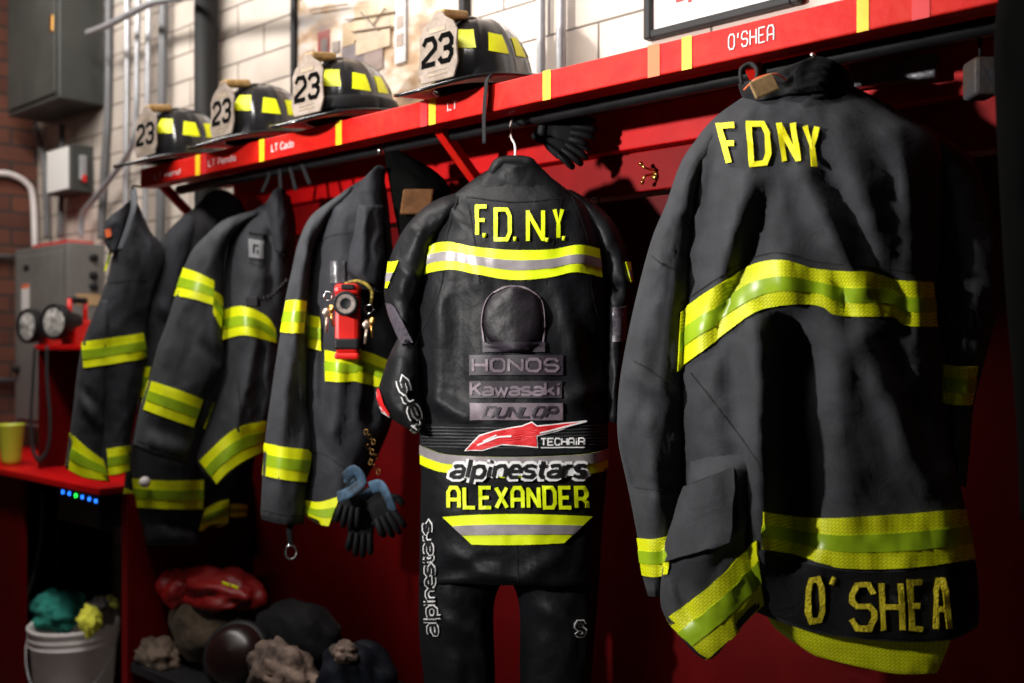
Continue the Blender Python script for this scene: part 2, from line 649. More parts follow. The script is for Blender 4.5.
# stroke alphabet on a unit cell, y down
c_ = .22
GL = {
    'A': [[(0, 1), (0, c_), (c_, 0), (1 - c_, 0), (1, c_), (1, 1)], [(0, .6), (1, .6)]],
    'a': [[(.08, .42), (.3, .35), (.75, .35), (1, .5), (1, 1)], [(1, .68), (.3, .68), (0, .8), (0, .92), (.25, 1), (.7, 1), (1, .9)]],
    'C': [[(1, c_), (1 - c_, 0), (c_, 0), (0, c_), (0, 1 - c_), (c_, 1), (1 - c_, 1), (1, 1 - c_)]],
    'D': [[(0, 0), (1 - c_, 0), (1, c_), (1, 1 - c_), (1 - c_, 1), (0, 1), (0, 0)]],
    'E': [[(1, 0), (0, 0), (0, 1), (1, 1)], [(0, .5), (.8, .5)]],
    'F': [[(1, 0), (0, 0), (0, 1)], [(0, .48), (.8, .48)]],
    'H': [[(0, 0), (0, 1)], [(1, 0), (1, 1)], [(0, .5), (1, .5)]],
    'I': [[(.5, 0), (.5, 1)]],
    'i': [[(.5, .38), (.5, 1)], [(.5, .05), (.5, .18)]],
    'K': [[(0, 0), (0, 1)], [(1, 0), (.05, .6)], [(.35, .42), (1, 1)]],
    'k': [[(0, 0), (0, 1)], [(.9, .38), (.05, .75)], [(.35, .62), (1, 1)]],
    'L': [[(0, 0), (0, 1), (1, 1)]],
    'l': [[(.5, 0), (.5, 1)]],
    'N': [[(0, 1), (0, 0)], [(0, .05), (1, .95)], [(1, 1), (1, 0)]],
    'n': [[(0, .35), (0, 1)], [(0, .5), (.35, .35), (.75, .35), (1, .55), (1, 1)]],
    'O': [[(c_, 0), (1 - c_, 0), (1, c_), (1, 1 - c_), (1 - c_, 1), (c_, 1), (0, 1 - c_), (0, c_), (c_, 0)]],
    'P': [[(0, 1), (0, 0), (1 - c_, 0), (1, c_), (1, .4), (1 - c_, .55), (0, .55)]],
    'p': [[(0, .35), (0, 1.35)], [(0, .45), (.4, .35), (.8, .38), (1, .6), (1, .8), (.75, 1), (.35, 1), (0, .85)]],
    'R': [[(0, 1), (0, 0), (1 - c_, 0), (1, c_), (1, .38), (1 - c_, .55), (0, .55)], [(.6, .55), (1, .75), (1, 1)]],
    'r': [[(0, .35), (0, 1)], [(0, .6), (.4, .38), (1, .38)]],
    'S': [[(1, c_), (1 - c_, 0), (c_, 0), (0, c_), (0, .38), (c_, .5), (1 - c_, .5), (1, .62), (1, 1 - c_), (1 - c_, 1), (c_, 1), (0, 1 - c_)]],
    's': [[(.95, .42), (.7, .35), (.25, .36), (0, .5), (.2, .64), (.8, .7), (1, .85), (.75, 1), (.3, 1), (0, .92)]],
    'T': [[(0, 0), (1, 0)], [(.5, 0), (.5, 1)]],
    't': [[(.4, .1), (.4, .85), (.6, 1), (.95, 1)], [(0, .38), (.95, .38)]],
    'U': [[(0, 0), (0, 1 - c_), (c_, 1), (1 - c_, 1), (1, 1 - c_), (1, 0)]],
    'W': [[(0, 0), (.25, 1), (.5, .3), (.75, 1), (1, 0)]],
    'w': [[(0, .36), (.25, 1), (.5, .5), (.75, 1), (1, .36)]],
    'X': [[(0, 0), (1, 1)], [(1, 0), (0, 1)]],
    'Y': [[(0, 0), (.5, .5), (1, 0)], [(.5, .5), (.5, 1)]],
    'e': [[(0, .68), (1, .68), (1, .55), (.7, .35), (.3, .35), (0, .6), (0, .8), (.3, 1), (.95, 1)]],
    'o': [[(.3, .35), (.7, .35), (1, .55), (1, .8), (.7, 1), (.3, 1), (0, .8), (0, .55), (.3, .35)]],
    'd': [[(1, 0), (1, 1)], [(1, .5), (.6, .35), (.25, .38), (0, .6), (0, .8), (.25, 1), (.65, 1), (1, .85)]],
    '2': [[(0, .22), (.22, 0), (.78, 0), (1, .22), (1, .42), (0, .85), (0, 1), (1, 1)]],
    '3': [[(0, .18), (.22, 0), (.78, 0), (1, .2), (1, .38), (.75, .5), (.35, .5)], [(.75, .5), (1, .64), (1, .8), (.78, 1), (.22, 1), (0, .82)]],
    '.': [[(.4, .88), (.4, 1)]],
    "'": [[(.6, 0), (.35, .32)]],
    ' ': [],
}
WID = {'I': .3, 'i': .3, 'l': .3, '.': .3, "'": .35, ' ': .5, 't': .7, 'r': .7, 'w': 1.3, 'W': 1.3}


def text_lines(st, quad, gap=.35, slant=0):
    """strokes of st spread over a picture quad TL, TR, BR, BL"""
    a, b, c, d = map(Vector, quad)
    tot = sum(WID.get(ch, 1) for ch in st) + gap * (len(st) - 1)
    out = []
    x = 0
    for ch in st:
        w = WID.get(ch, 1)
        for pl in GL[ch]:
            q = []
            for (u, v) in pl:
                s_ = (x + u * w) / tot
                s_ += slant * (1 - v)
                q.append(tuple(a.lerp(b, s_).lerp(d.lerp(c, s_), v)))
            out.append(q)
        x += w + gap
    return out


def flat_strokes(name, lines3, w, m, parent, normal, up=None, th=.001):
    """strokes on a flat surface: lines3 = 2-D polylines plus frame (o, ex, ey)"""
    mb = MB()
    (o, ex, ey), pls = lines3
    for pl in pls:
        for g in ribbon(pl, w, 1e9):
            for j in range(len(g[0]) - 1):
                q = [g[0][j], g[0][j + 1], g[1][j + 1], g[1][j]]
                mb.prism([o + ex * p[0] + ey * p[1] for p in q], Vector(normal) * th)
    return mb.build(name, m, parent)


# ==================================================================== ROOM
XL = X_at(38, Y_WALL)
XR = 2.6
ZC = 3.5
tile = mat_brick('cream_glazed_block', (.66, .58, .50, 1), (.60, .52, .45, 1), (.13, .10, .08, 1), .305, .0975, .0035, 'XZ', rough=.35, origin=(.06, .02), var=.28, coat=.3)
brick = mat_brick('dark_red_brick', (.17, .055, .03, 1), (.11, .035, .022, 1), (.05, .035, .028, 1), .21, .073, .007, 'YZ', rough=.85, var=.4)
conc = mat('sealed_concrete', (.10, .095, .09), rough=.6, var=.2, vscale=3, bump=.1, bscale=30)
ceil = mat('painted_ceiling', (.30, .28, .26), rough=.8, var=.05)
props(MB().box(XL - .1, XR, Y_WALL, Y_WALL + .15, 0, ZC).build('wall_back', tile), kind='structure')
props(MB().box(XL - .15, XL, -3, Y_WALL, 0, ZC).build('wall_left', brick), kind='structure')
props(MB().box(XL - .1, XR, -3, Y_WALL + .1, -.1, 0).build('floor', conc), kind='structure')
props(MB().box(XL - .1, XR, -3, Y_WALL + .1, ZC, ZC + .1).build('ceiling', ceil), kind='structure')

# ==================================================================== RACK
hs = lambda d: H + d
XE = X_at(140, Y_SHELF)
XRE = 1.1
rack = thing('coat_rack', (-1.2, Y_SHELF, 0), 'long red painted wooden gear rack with helmet shelf above a hanging rail', 'rack')
MB().box(XE, XRE, Y_SHELF, Y_SHELF + .03, hs(.497), hs(.555)).build('front_board', M_redworn, rack, bev=.003)
MB().box(XE, XRE, Y_SHELF + .03, 1.85, hs(.532), hs(.553)).build('shelf_board', M_red, rack, bev=.002)
MB().box(XE, XRE, Y_SHELF + .031, Y_SHELF + .055, hs(.500), hs(.531)).build('inner_batten', M_red, rack, bev=.002)
MB().box(XE + .1, XRE, 1.80, 1.849, hs(.435), hs(.527)).build('back_rail', M_red, rack, bev=.003)
MB().box(XE + .1, XRE, 1.792, 1.8495, hs(.5272), hs(.531)).build('worn_edge', M_worn, rack)
MB().box(XE + .1, XRE, 1.83, 1.8495, hs(.345), hs(.434)).build('hook_board', mat('recess_shaded_red', (.22, .001, .002), rough=.55, spec=.12, var=.2), rack, bev=.003)  # shade below the protruding rail painted in as a darker red
MB().box(XE + .1, XRE, 1.85, 1.87, .14, hs(.335)).build('back_panel', M_redshade, rack)
MB().box(X_at(127, 1.42) - .035, X_at(127, 1.42), 1.42, 1.849, .14, 1.02).build('end_panel', M_redshade, rack, bev=.003)
MB().box(X_at(127, 1.42) + .001, XE + 1.35, 1.43, 1.848, .50, .53).build('bench_board', M_blkp, rack, bev=.003)
MB().box(-4.4, XRE, 1.42, 1.88, 0, .139).build('plinth', conc, rack, bev=.004)
MB().tube([(XE + .05, Y_BAR, hs(.497)), (XRE, Y_BAR, hs(.497))], .0145, 16).build('hanging_rail', M_blk, rack, smooth=True)
for bx in (157, 432, 745):
    x = X_at(bx, Y_SHELF + .05)
    MB().obox((x, 1.70, hs(.43)), (.012, 0, 0), Vector((0, .135, -.115)), Vector((0, .008, .009))).build('diagonal_bracket', M_redworn, rack, bev=.002)
# tape marks between the slots
for px, w, m in ((198, 4.5, M_ytape), (262, 5, M_ytape), (339, 6, M_ytape), (432.5, 7, M_ytape), (547, 8, M_ytape), (687, 10, M_ytape), (863, 12, M_ytape),
                 (205, 5, M_redp), (424, 7, M_redp), (654, 12, M_orange), (921, 18, M_redp)):
    x0, x1 = X_at(px - w / 2, Y_SHELF), X_at(px + w / 2, Y_SHELF)
    MB().box(x0, x1, Y_SHELF - .0012, Y_SHELF - .0002, hs(.4965), hs(.5555)).build('tape_mark', m, rack)
def fascia_text(st, px0, px1, lo, hi, w, tilt=0):
    x0, x1 = X_at(px0, Y_SHELF), X_at(px1, Y_SHELF)
    q = [(x0, hi), (x1, hi + tilt), (x1, lo + tilt), (x0, lo)]
    pls = text_lines(st, q, gap=.45)
    flat_strokes('chalk_writing', ((Vector((0, Y_SHELF - .0005, H)), Vector((1, 0, 0)), Vector((0, 0, 1))), pls), w, M_whitep, rack, (0, -1, 0))
fascia_text("O'SHEA", 729, 774, .515, .540, .0022)
fascia_text("LT", 448, 457, .520, .536, .002)
fascia_text("LT Cado", 272, 294, .517, .535, .0022)
fascia_text("LT Pendo", 209, 236, .515, .532, .0022)
fascia_text("LT nend", 155, 180, .513, .528, .002)

# ------------------------------------------------------------ brass hook
def coat_hook(px, py):
    c = at_y(px, py, 1.829)
    t = thing('coat_hook', c, 'small brass double coat hook screwed to the red board between the two right coats', 'hook')
    MB().lathe([(.009, 0), (.009, .003), (.005, .004)], c + Vector((0, 0, -.006)), (0, -1, 0), 14).build('hook_plate', M_brass, t, smooth=True)
    for dz, dx in ((.018, -.016), (-.022, -.012)):
        e = c + Vector((dx, -.03, dz))
        MB().tube(smooth_pts([c + Vector((0, -.002, dz * .2)), c + Vector((0, -.02, dz * .3)), c + Vector((dx * .4, -.032, dz * .5)), e], 5), .0028, 8).lathe([(.001, -.005), (.005, -.002), (.005, .002), (.001, .005)], e, (0, -1, .3), 10).build('hook_arm', M_brass, t, smooth=True)
coat_hook(655, 173)

# =========================================================== wall services
def tag1(o, label, cat, group=None):
    return props(o, label, cat, group)

P_ = lambda px, py, y: at_y(px, py, y)
xp = X_at(205, 1.84)
big = thing('standpipe', (xp, 1.84, 0), 'thick black vertical standpipe against the tiled wall behind the two left helmets', 'pipe')
MB().tube([(xp, 1.845, .145), (xp, 1.845, 3.49)], .040, 24).build('pipe', mat('flat_black_paint', (.008, .008, .008), rough=.6, spec=.2), big, smooth=True)
MB().tube([(X_at(195, 1.80), 1.80, hs(.36)), (X_at(195, 1.80), 1.80, hs(.47))], .0) if False else None
lab = MB()
for k in range(9):
    pass
MB().tube([(xp, 1.845, hs(.30)), (xp, 1.845, hs(.43))], .0412, 24).build('pipe_label', mat('green_label', (.01, .22, .08), rough=.5), big, smooth=True)
for j in range(5):
    MB().box(xp - .008, xp + .012, 1.8022, 1.8042, hs(.31 + j * .022), hs(.316 + j * .022)).build('pipe_label_print', M_whitep, big)

def conduit(name, pts, r, m, label, y=1.87):
    pp = [P_(a, b, y) for a, b in pts]
    o = MB().tube(smooth_pts(pp, 8) if len(pp) > 2 else pp, r, 12).build(name, m, smooth=True)
    return tag1(o, label, 'pipe')
conduit('conduit', [(127, -40), (127, 60), (126, 168), (126, 239)], .011, M_steel, 'thin straight silver conduit, leftmost of the three side by side', 1.886)
conduit('conduit', [(139, -40), (137, 60), (136, 112), (130, 150), (96, 197), (83, 214), (81, 238)], .011, M_steel, 'silver conduit that swings left in a long diagonal to the grey cabinet', 1.845)
conduit('conduit', [(150, -40), (148, 60), (145, 230), (145, 330)], .012, M_steel, 'straight bright silver conduit beside the dark flat channel', 1.868)
conduit('conduit', [(164, -40), (163, 60), (160, 240), (158, 330)], .018, M_dsteel, 'dark grey conduit between the silver conduits and black standpipe', 1.866)
conduit('conduit', [(109, -40), (108, 100), (103, 190), (101, 239)], .015, M_dsteel, 'dark grey conduit running down beside the big electrical box', 1.884)
conduit('conduit', [(541, -40), (541, 60), (541, 120)], .0115, M_steel, 'silver conduit on the tiles just right of the nearest helmet')
conduit('conduit', [(561, -40), (561, 60), (561, 110)], .0125, M_steel, 'silver conduit on the tiles left of the white framed poster', 1.868)
conduit('conduit', [(62, 125), (62, 180), (60, 238)], .012, M_dsteel, 'conduit rising from the grey cabinet past the small switch box', 1.872)
conduit('conduit', [(36, 126), (44, 160), (46, 200), (47, 238)], .012, M_dsteel, 'bent conduit in the corner below the big electrical box', 1.872)
tag1(MB().tube(smooth_pts([P_(88, 33, 1.76), P_(110, 24, 1.76), P_(150, 4, 1.76), P_(185, -3, 1.76), P_(300, -20, 1.76)], 8), .0125, 12).build('conduit', M_steel, smooth=True), 'grey conduit arching up to the right from the big electrical box', 'pipe')
# white pipe in the corner by the brick wall
xb = XL + .03
def P_x(px, py, x):
    d = ray(px, py)
    return CAM + d * (x / d.x)
tag1(MB().tube(smooth_pts([P_x(-60, 172, xb), P_x(-5, 173, xb), P_x(12, 175, xb), P_x(26, 183, xb), P_x(33, 198, xb), P_x(35, 250, xb)], 8), .013, 12).build('conduit', M_white, smooth=True), 'white painted conduit curving down the brick wall', 'pipe')
tag1(MB().tube([P_x(-60, 254, xb), P_x(17, 257, xb)], .012, 12).build('conduit', M_dsteel, smooth=True), 'grey horizontal pipe on the bricks level with the cabinet top', 'pipe')
tag1(MB().tube([P_x(-60, 378, xb), P_x(14, 381, xb)], .012, 12).build('conduit', M_dsteel, smooth=True), 'lower grey horizontal pipe on the bricks', 'pipe')

# big electrical box
X1 = X_at(105, Y_WALL); yb = 1.716; X0 = X_at(8, yb)
eb = thing('electrical_box', ((X0 + X1) / 2, yb, hs(.975)), 'large dark grey electrical box high on the wall in the left corner', 'electrical box')
MB().box(X0, X1, yb, Y_WALL - .001, hs(.975), hs(1.75)).build('body', M_gbox, eb, bev=.006)
MB().box(X0 + .02, X1 - .02, yb - .010, yb - .001, hs(.995), hs(1.73)).build('cover', M_gbox, eb, bev=.004)
MB().box(X1 - .05, X1 - .022, yb - .018, yb - .0105, hs(1.235), hs(1.30)).build('latch', M_brass, eb, bev=.003)
# small switch box
X1 = X_at(94, Y_WALL); yb = 1.806; X0 = X_at(47, yb)
sb = thing('switch_box', ((X0 + X1) / 2, yb, hs(.64)), 'small dark switch box with a white label below the big electrical box', 'switch box')
MB().box(X0, X1, yb, Y_WALL - .001, hs(.635), hs(.825)).build('body', M_gbox, sb, bev=.004)
MB().box(X0 + .008, X1 - .018, yb - .004, yb - .0005, hs(.645), hs(.815)).build('white_label', M_paper, sb)
MB().box(X1 + .0005, X1 + .02, yb + .03, yb + .055, hs(.68), hs(.78)).build('lever', M_steel, sb, bev=.003)
MB().box(X1 + .0205, X1 + .030, yb + .035, yb + .05, hs(.67), hs(.70)).build('red_tip', M_redpl, sb, bev=.002)
# grey cabinet
X1 = X_at(105, Y_WALL); yb = 1.751; X0 = X_at(15, yb)
gc = thing('electrical_cabinet', ((X0 + X1) / 2, yb, hs(-.33)), 'tall light grey electrical cabinet beside the bricks, with warning sticker and side knobs', 'cabinet')
MB().box(X0, X1, yb, Y_WALL - .001, hs(-.33), hs(.416)).build('body', M_gcab, gc, bev=.005)
MB().box(X0 + .03, X1 - .04, yb - .008, yb - .0005, hs(-.30), hs(.385)).build('door', M_gcab, gc, bev=.004)
MB().box(X0 + .09, X0 + .165, yb - .0095, yb - .0085, hs(.155), hs(.265)).build('white_sticker', M_paper, gc)
MB().box(X0 + .09, X0 + .165, yb - .0100, yb - .0096, hs(.249), hs(.265)).build('orange_strip', M_orange, gc)
MB().box(X0 + .11, X0 + .16, yb - .0095, yb - .0085, hs(.32), hs(.345)).build('name_plate', M_blkp, gc)
MB().lathe([(.017, 0), (.017, .012), (.012, .02)], (X0 + .055, yb - .008, hs(-.09)), (0, -1, 0), 16).build('door_lock', M_blkp, gc, smooth=True)
for i, dz in enumerate((.36, .29, .245)):
    MB().lathe([(.016, 0), (.016, .014), (.010, .02)], (X1, yb + .10, hs(dz)), (1, 0, 0), 16).build('side_knob', M_blkp, gc, smooth=True)
MB().box(X1 + .0005, X1 + .003, yb + .03, yb + .13, hs(.17), hs(.215)).build('tan_sticker', mat('tan_sticker', (.42, .28, .14), rough=.7), gc)
tag1(MB().box(X0 + .13, X1 - .06, yb + .02, yb + .13, hs(.4163), hs(.43)).build('red_cable_tray', M_redpl), 'thin red strip lying on top of the grey cabinet', 'strip')

# =============================================================== pictures
def poster_mat():
    m = bpy.data.materials.new('firehouse_photo_print')
    m.use_nodes = True
    nt = m.node_tree
    b = nt.nodes['Principled BSDF']
    b.inputs['Roughness'].default_value = .25
    b.inputs['Coat Weight'].default_value = .4
    tc = nt.nodes.new('ShaderNodeTexCoord')
    mp = nt.nodes.new('ShaderNodeMapping')
    mp.inputs['Scale'].default_value = (3.2, 1, 5.5)
    n = nt.nodes.new('ShaderNodeTexNoise')
    n.inputs['Scale'].default_value = 2.2
    n.inputs['Detail'].default_value = 5
    nt.links.new(tc.outputs['Object'], mp.inputs[0])
    nt.links.new(mp.outputs[0], n.inputs['Vector'])
    r = nt.nodes.new('ShaderNodeValToRGB')
    e = r.color_ramp.elements
    e[0].position = .3
    e[0].color = (.16, .11, .09, 1)
    e[1].position = .62
    e[1].color = (.55, .49, .46, 1)
    x = e.new(.42)
    x.color = (.34, .22, .13, 1)
    x = e.new(.5)
    x.color = (.46, .37, .29, 1)
    nt.links.new(n.outputs['Fac'], r.inputs['Fac'])
    nt.links.new(r.outputs['Color'], b.inputs['Base Color'])
    return m
def picture(x0, x1, zb, zt, label, m, fw=.022):
    t = thing('framed_picture', ((x0 + x1) / 2, Y_WALL, zb), label, 'picture')
    yf, yk = Y_WALL - .028, Y_WALL - .002
    for a in ((x0, x0 + fw, zb, zt), (x1 - fw, x1, zb, zt), (x0 + fw, x1 - fw, zb, zb + fw), (x0 + fw, x1 - fw, zt - fw, zt)):
        MB().box(a[0], a[1], yf, yk, a[2], a[3]).build('frame', M_blk, t, bev=.003)
    MB().box(x0 + fw, x1 - fw, yk - .012, yk, zb + fw, zt - fw).build('print', m, t)
    return t, yk - .012
x0, x1 = X_at(292, Y_WALL - .02), X_at(466, Y_WALL - .02)
zb = hs(.585)
pt, yq = picture(x0, x1, zb, zb + 1.05, 'large dark framed glossy print of a firehouse behind the two nearest helmets', poster_mat())
PL = [0]
def pr(name, a, b, c, d, col):
    PL[0] += .0009
    col = tuple(v * .5 for v in col)
    o_ = PL[0]   # printed block given in picture points on the print
    q = [P_(a, b, yq - .0004), P_(c, d, yq - .0004)]
    MB().box(q[0].x, q[1].x, yq - .0008 - o_, yq - .0001, min(q[0].z, q[1].z), max(q[0].z, q[1].z)).build(name, mat('print_' + '_'.join(str(int(v * 100)) for v in col), col, rough=.3, var=.25, vscale=18), pt)
pr('printed_doorway', 318, 33, 330, 57, (.34, .04, .03))
pr('printed_window', 321, 40, 328, 54, (.20, .15, .13))
pr('printed_window', 307, 52, 314, 61, (.42, .34, .30))
pr('printed_window', 333, 43, 340, 52, (.42, .34, .30))
pr('printed_shadow', 343, 48, 366, 62, (.26, .21, .22))
pr('printed_shadow', 366, 54, 384, 68, (.40, .30, .26))
pr('printed_arch', 344, 24, 356, 44, (.72, .50, .28))
pr('printed_arch', 356, 8, 396, 28, (.80, .60, .36))
pr('printed_arch', 358, 28, 392, 46, (.74, .56, .38))
pr('printed_pillar', 397, -2, 408, 62, (.85, .82, .80))
pr('printed_window', 399, 18, 406, 28, (.52, .40, .32))
pr('printed_window', 399, 36, 406, 46, (.52, .40, .32))
mb = MB()
for (a, b, c, d) in ((345, 20, 395, 12), (352, 32, 392, 26), (360, 12, 378, 30), (385, 8, 372, 26), (310, 10, 348, 4), (366, 84, 384, 66)):
    p, q = P_(a, b, yq - .013), P_(c, d, yq - .013)
    MB().tube([p, q], .0022, 5).build('printed_truss', mat('print_brown', (.14, .09, .06), rough=.4), pt)

x0, x1 = X_at(645, Y_WALL - .02), X_at(800, Y_WALL - .02)
zb = h_at(647, 40, Y_WALL - .02)
pt2, yq2 = picture(x0, x1, zb, zb + .7, 'black framed white certificate with a little red print, above the right coats', M_paper, .018)
mb = MB()
for a, b in ((676, 684), (688, 692)):
    q0, q1 = P_(a, 3, yq2), P_(b, -6, yq2)
    mb.box(q0.x, q1.x, yq2 - .001, yq2 - .0001, q0.z, q1.z)
mb.build('red_print', M_redp, pt2)

# ================================================================ HELMETS
def helmet_meshes():
    """built around the origin, front towards -y, brim underside at z=0"""
    parts = {}
    # crown: eight ribs
    n, k = 64, 18
    A, B_, Hc = .100, .128, .158
    vs, fs = [], []
    for i in range(k + 1):
        f = i / k * PI / 2
        for j in range(n):
            a = 2 * PI * j / n
            rib = 1 + .030 * max(0, math.cos(8 * a)) ** 6 * math.cos(f) ** .3
            rr = math.cos(f) ** .82
            z = .028 + Hc * math.sin(f) ** .96
            vs.append(Vector((A * math.cos(a) * rr * rib, B_ * math.sin(a) * rr * rib, z + (.004 * (rib - 1) / .03 if i else 0))))
    for i in range(k):
        for j in range(n):
            fs.append((i * n + j, i * n + (j + 1) % n, (i + 1) * n + (j + 1) % n, (i + 1) * n + j))
    parts['crown'] = (vs, fs)
    # brim, wide front and back, drooping at the ends
    vs, fs = [], []
    n = 64
    for (kk, up) in ((0, 1), (1, 1), (2, 1), (2, 0), (1, 0), (0, 0)):
        for j in range(n):
            a = 2 * PI * j / n
            s_ = math.sin(a)
            rx = .098 + kk * .030
            ry = .125 + kk * (.055 if s_ < 0 else .048)
            dr = -(kk / 2) * (.030 * abs(s_) ** 3) + (kk / 2) * .006 * (1 - abs(s_))
            vs.append(Vector((rx * math.cos(a), ry * s_, .030 + dr + (.0035 if up else -.0035))))
    for i in range(5):
        for j in range(n):
            fs.append((i * n + j, i * n + (j + 1) % n, (i + 1) * n + (j + 1) % n, (i + 1) * n + j))
    parts['brim'] = (vs, fs)
    return parts
HP = helmet_meshes()
def helmet(pxc, yc, label, rot=0, strap=False, hang=False, scale=1.0, brimm=None):
    X = X_at(pxc, yc)
    t = thing('fire_helmet', (X, yc, hs(.558)), label, 'helmet', 'helmets on the red shelf', (math.radians(5), 0, rot))
    M = Matrix.Translation(t.location) @ t.rotation_euler.to_matrix().to_4x4() @ Matrix.Scale(scale, 4)
    tr = lambda vs: [M @ Vector(v) for v in vs]
    link('crown', tr(HP['crown'][0]), HP['crown'][1], M_helm, t)
    link('brim', tr(HP['brim'][0]), HP['brim'][1], M_helm, t)
    # brown leather lining under the brim
    n = 64
    vs, fs = [], []
    for kk in (.2, 1.0, 1.96):
        for j in range(n):
            a = 2 * PI * j / n
            s_ = math.sin(a)
            dr = -(kk / 2) * (.030 * abs(s_) ** 3) + (kk / 2) * .006 * (1 - abs(s_))
            vs.append(Vector(((.098 + kk * .030) * math.cos(a), (.125 + kk * (.055 if s_ < 0 else .048)) * s_, .0255 + dr)))
    for i in range(2):
        for j in range(n):
            fs.append((i * n + j, i * n + (j + 1) % n, (i + 1) * n + (j + 1) % n, (i + 1) * n + j))
    link('brim_lining', tr(vs), fs, M_brim, t)
    # surface lookup for the stickers
    bv = BVHTree.FromPolygons([tuple(v) for v in HP['crown'][0]], HP['crown'][1])
    def on(a, f):  # azimuth, elevation
        d = Vector((math.cos(a) * math.cos(f), math.sin(a) * math.cos(f), math.sin(f)))
        p, nn, i, di = bv.ray_cast(Vector((0, 0, .03)), d)
        if p is None:
            p, nn, i, di = bv.ray_cast(Vector((.0007, .0009, .03)), d)
        if nn.dot(d) < 0:
            nn = -nn
        return p + nn * .0018
    for c in range(8):
        a0 = 2 * PI * (c + .5) / 8
        g = []
        for i in range(5):
            f = math.radians(33 + 20 * i / 4)
            wd = .27 - .06 * i / 4
            g.append([on(a0 + wd * (2 * j / 5 - 1), f) for j in range(6)])
        vs = [p for r in g for p in r]
        fs = [(i * 6 + j, i * 6 + j + 1, i * 6 + 7 + j, i * 6 + 6 + j) for i in range(4) for j in range(5)]
        o = link('yellow_sticker', tr(vs), fs, M_yelp, t)
    # front shield
    th = math.radians(-14)
    fo = Vector((0, -.140, .036))
    ex = Vector((1, 0, 0))
    ez = Vector((0, .10, 1)).normalized()
    out = [(-.050, 0), (.050, 0), (.062, .03), (.057, .070), (.060, .100), (.046, .122), (.022, .136), (.012, .150), (-.012, .150), (-.022, .136), (-.046, .122), (-.060, .100), (-.057, .070), (-.062, .03)]
    nv = ex.cross(ez).normalized()
    if nv.y > 0:
        nv = -nv
    sh = MB().prism([M @ (fo + ex * a + ez * b - nv * .0) for a, b in out], M.to_3x3() @ (nv * .005)).build('front_shield', M_shield, t, bev=.0015)
    mb = MB()
    pls = text_lines('23', [(-.044, .094), (.044, .094), (.044, .038), (-.044, .038)], gap=.35)
    for pl in pls:
        for g in ribbon(pl, .0115, 1e9):
            for j in range(len(g[0]) - 1):
                q = [g[0][j], g[0][j + 1], g[1][j + 1], g[1][j]]
                mb.prism([M @ (fo + nv * .0052 + ex * p[0] + ez * p[1]) for p in q], M.to_3x3() @ (nv * .001))
    mb.build('shield_number', mat('matt_black_ink', (.003, .003, .003), rough=.95, spec=.02), sh)
    for (a, b, c, d) in ((-.024, .106, .024, .115), (-.030, .012, .030, .015), (-.030, .022, .030, .0235)):
        q = [(a, b), (c, b), (c, d), (a, d)]
        MB().prism([M @ (fo + nv * .0052 + ex * p[0] + ez * p[1]) for p in q], M.to_3x3() @ (nv * .001)).build('shield_plate', mat('tarnished_plate', (.28, .22, .15), rough=.5, var=.3, vscale=40), sh)
    # brass holder over the top of the shield
    MB().obox(M @ Vector((0, -.088, .184)), M.to_3x3() @ Vector((.017, 0, 0)), M.to_3x3() @ Vector((0, .040, .004)), M.to_3x3() @ Vector((0, -.001, .010))).build('shield_holder', mat('dull_brass_leather', (.40, .25, .10), rough=.6, var=.35, vscale=50, spec=.2), t, bev=.006)
    # comb ridge along the crown
    cb = []
    for i in range(19):
        f = math.radians(14 + 152 * i / 18)
        d = Vector((.004, math.cos(f), math.sin(f)))
        p, nn, i_, di = bv.ray_cast(Vector((0, 0, .03)), d.normalized())
        if p:
            cb.append(p + d * .002)
    MB().tube([M @ p for p in cb], .0045, 8).build('comb', M_helm, t, smooth=True)
    if strap:
        st = [Vector((.106 * math.cos(2 * PI * j / 48), .134 * math.sin(2 * PI * j / 48), .062)) for j in range(49)]
        MB().tube([M @ p for p in st], .017, 10, flat=(1, 0, 0)).build('rubber_band', M_blkp, t, smooth=True)
    if hang:
        pp = [Vector((.125, -.10, .030)), Vector((.132, -.128, .018)), Vector((.132, -.135, -.01)), Vector((.126, -.138, -.06)), Vector((.12, -.136, -.115))]
        MB().tube([M @ p for p in smooth_pts(pp, 5)], .010, 8, flat=(0, 1, 0)).build('chin_strap', M_blkc, t, smooth=True)
    return t
helmet(188, 1.655, 'black fire helmet farthest left on the red shelf, smallest in view', 0.05)
helmet(268, 1.655, 'black fire helmet second from the left, bare brown underside to its brim', -.03)
helmet(352, 1.655, 'black fire helmet with a wide black rubber band around its crown', 0.04, strap=True)
helmet(484, 1.655, 'nearest black fire helmet, bold 23 on its white shield, strap hanging over the board', 0.0, hang=True)

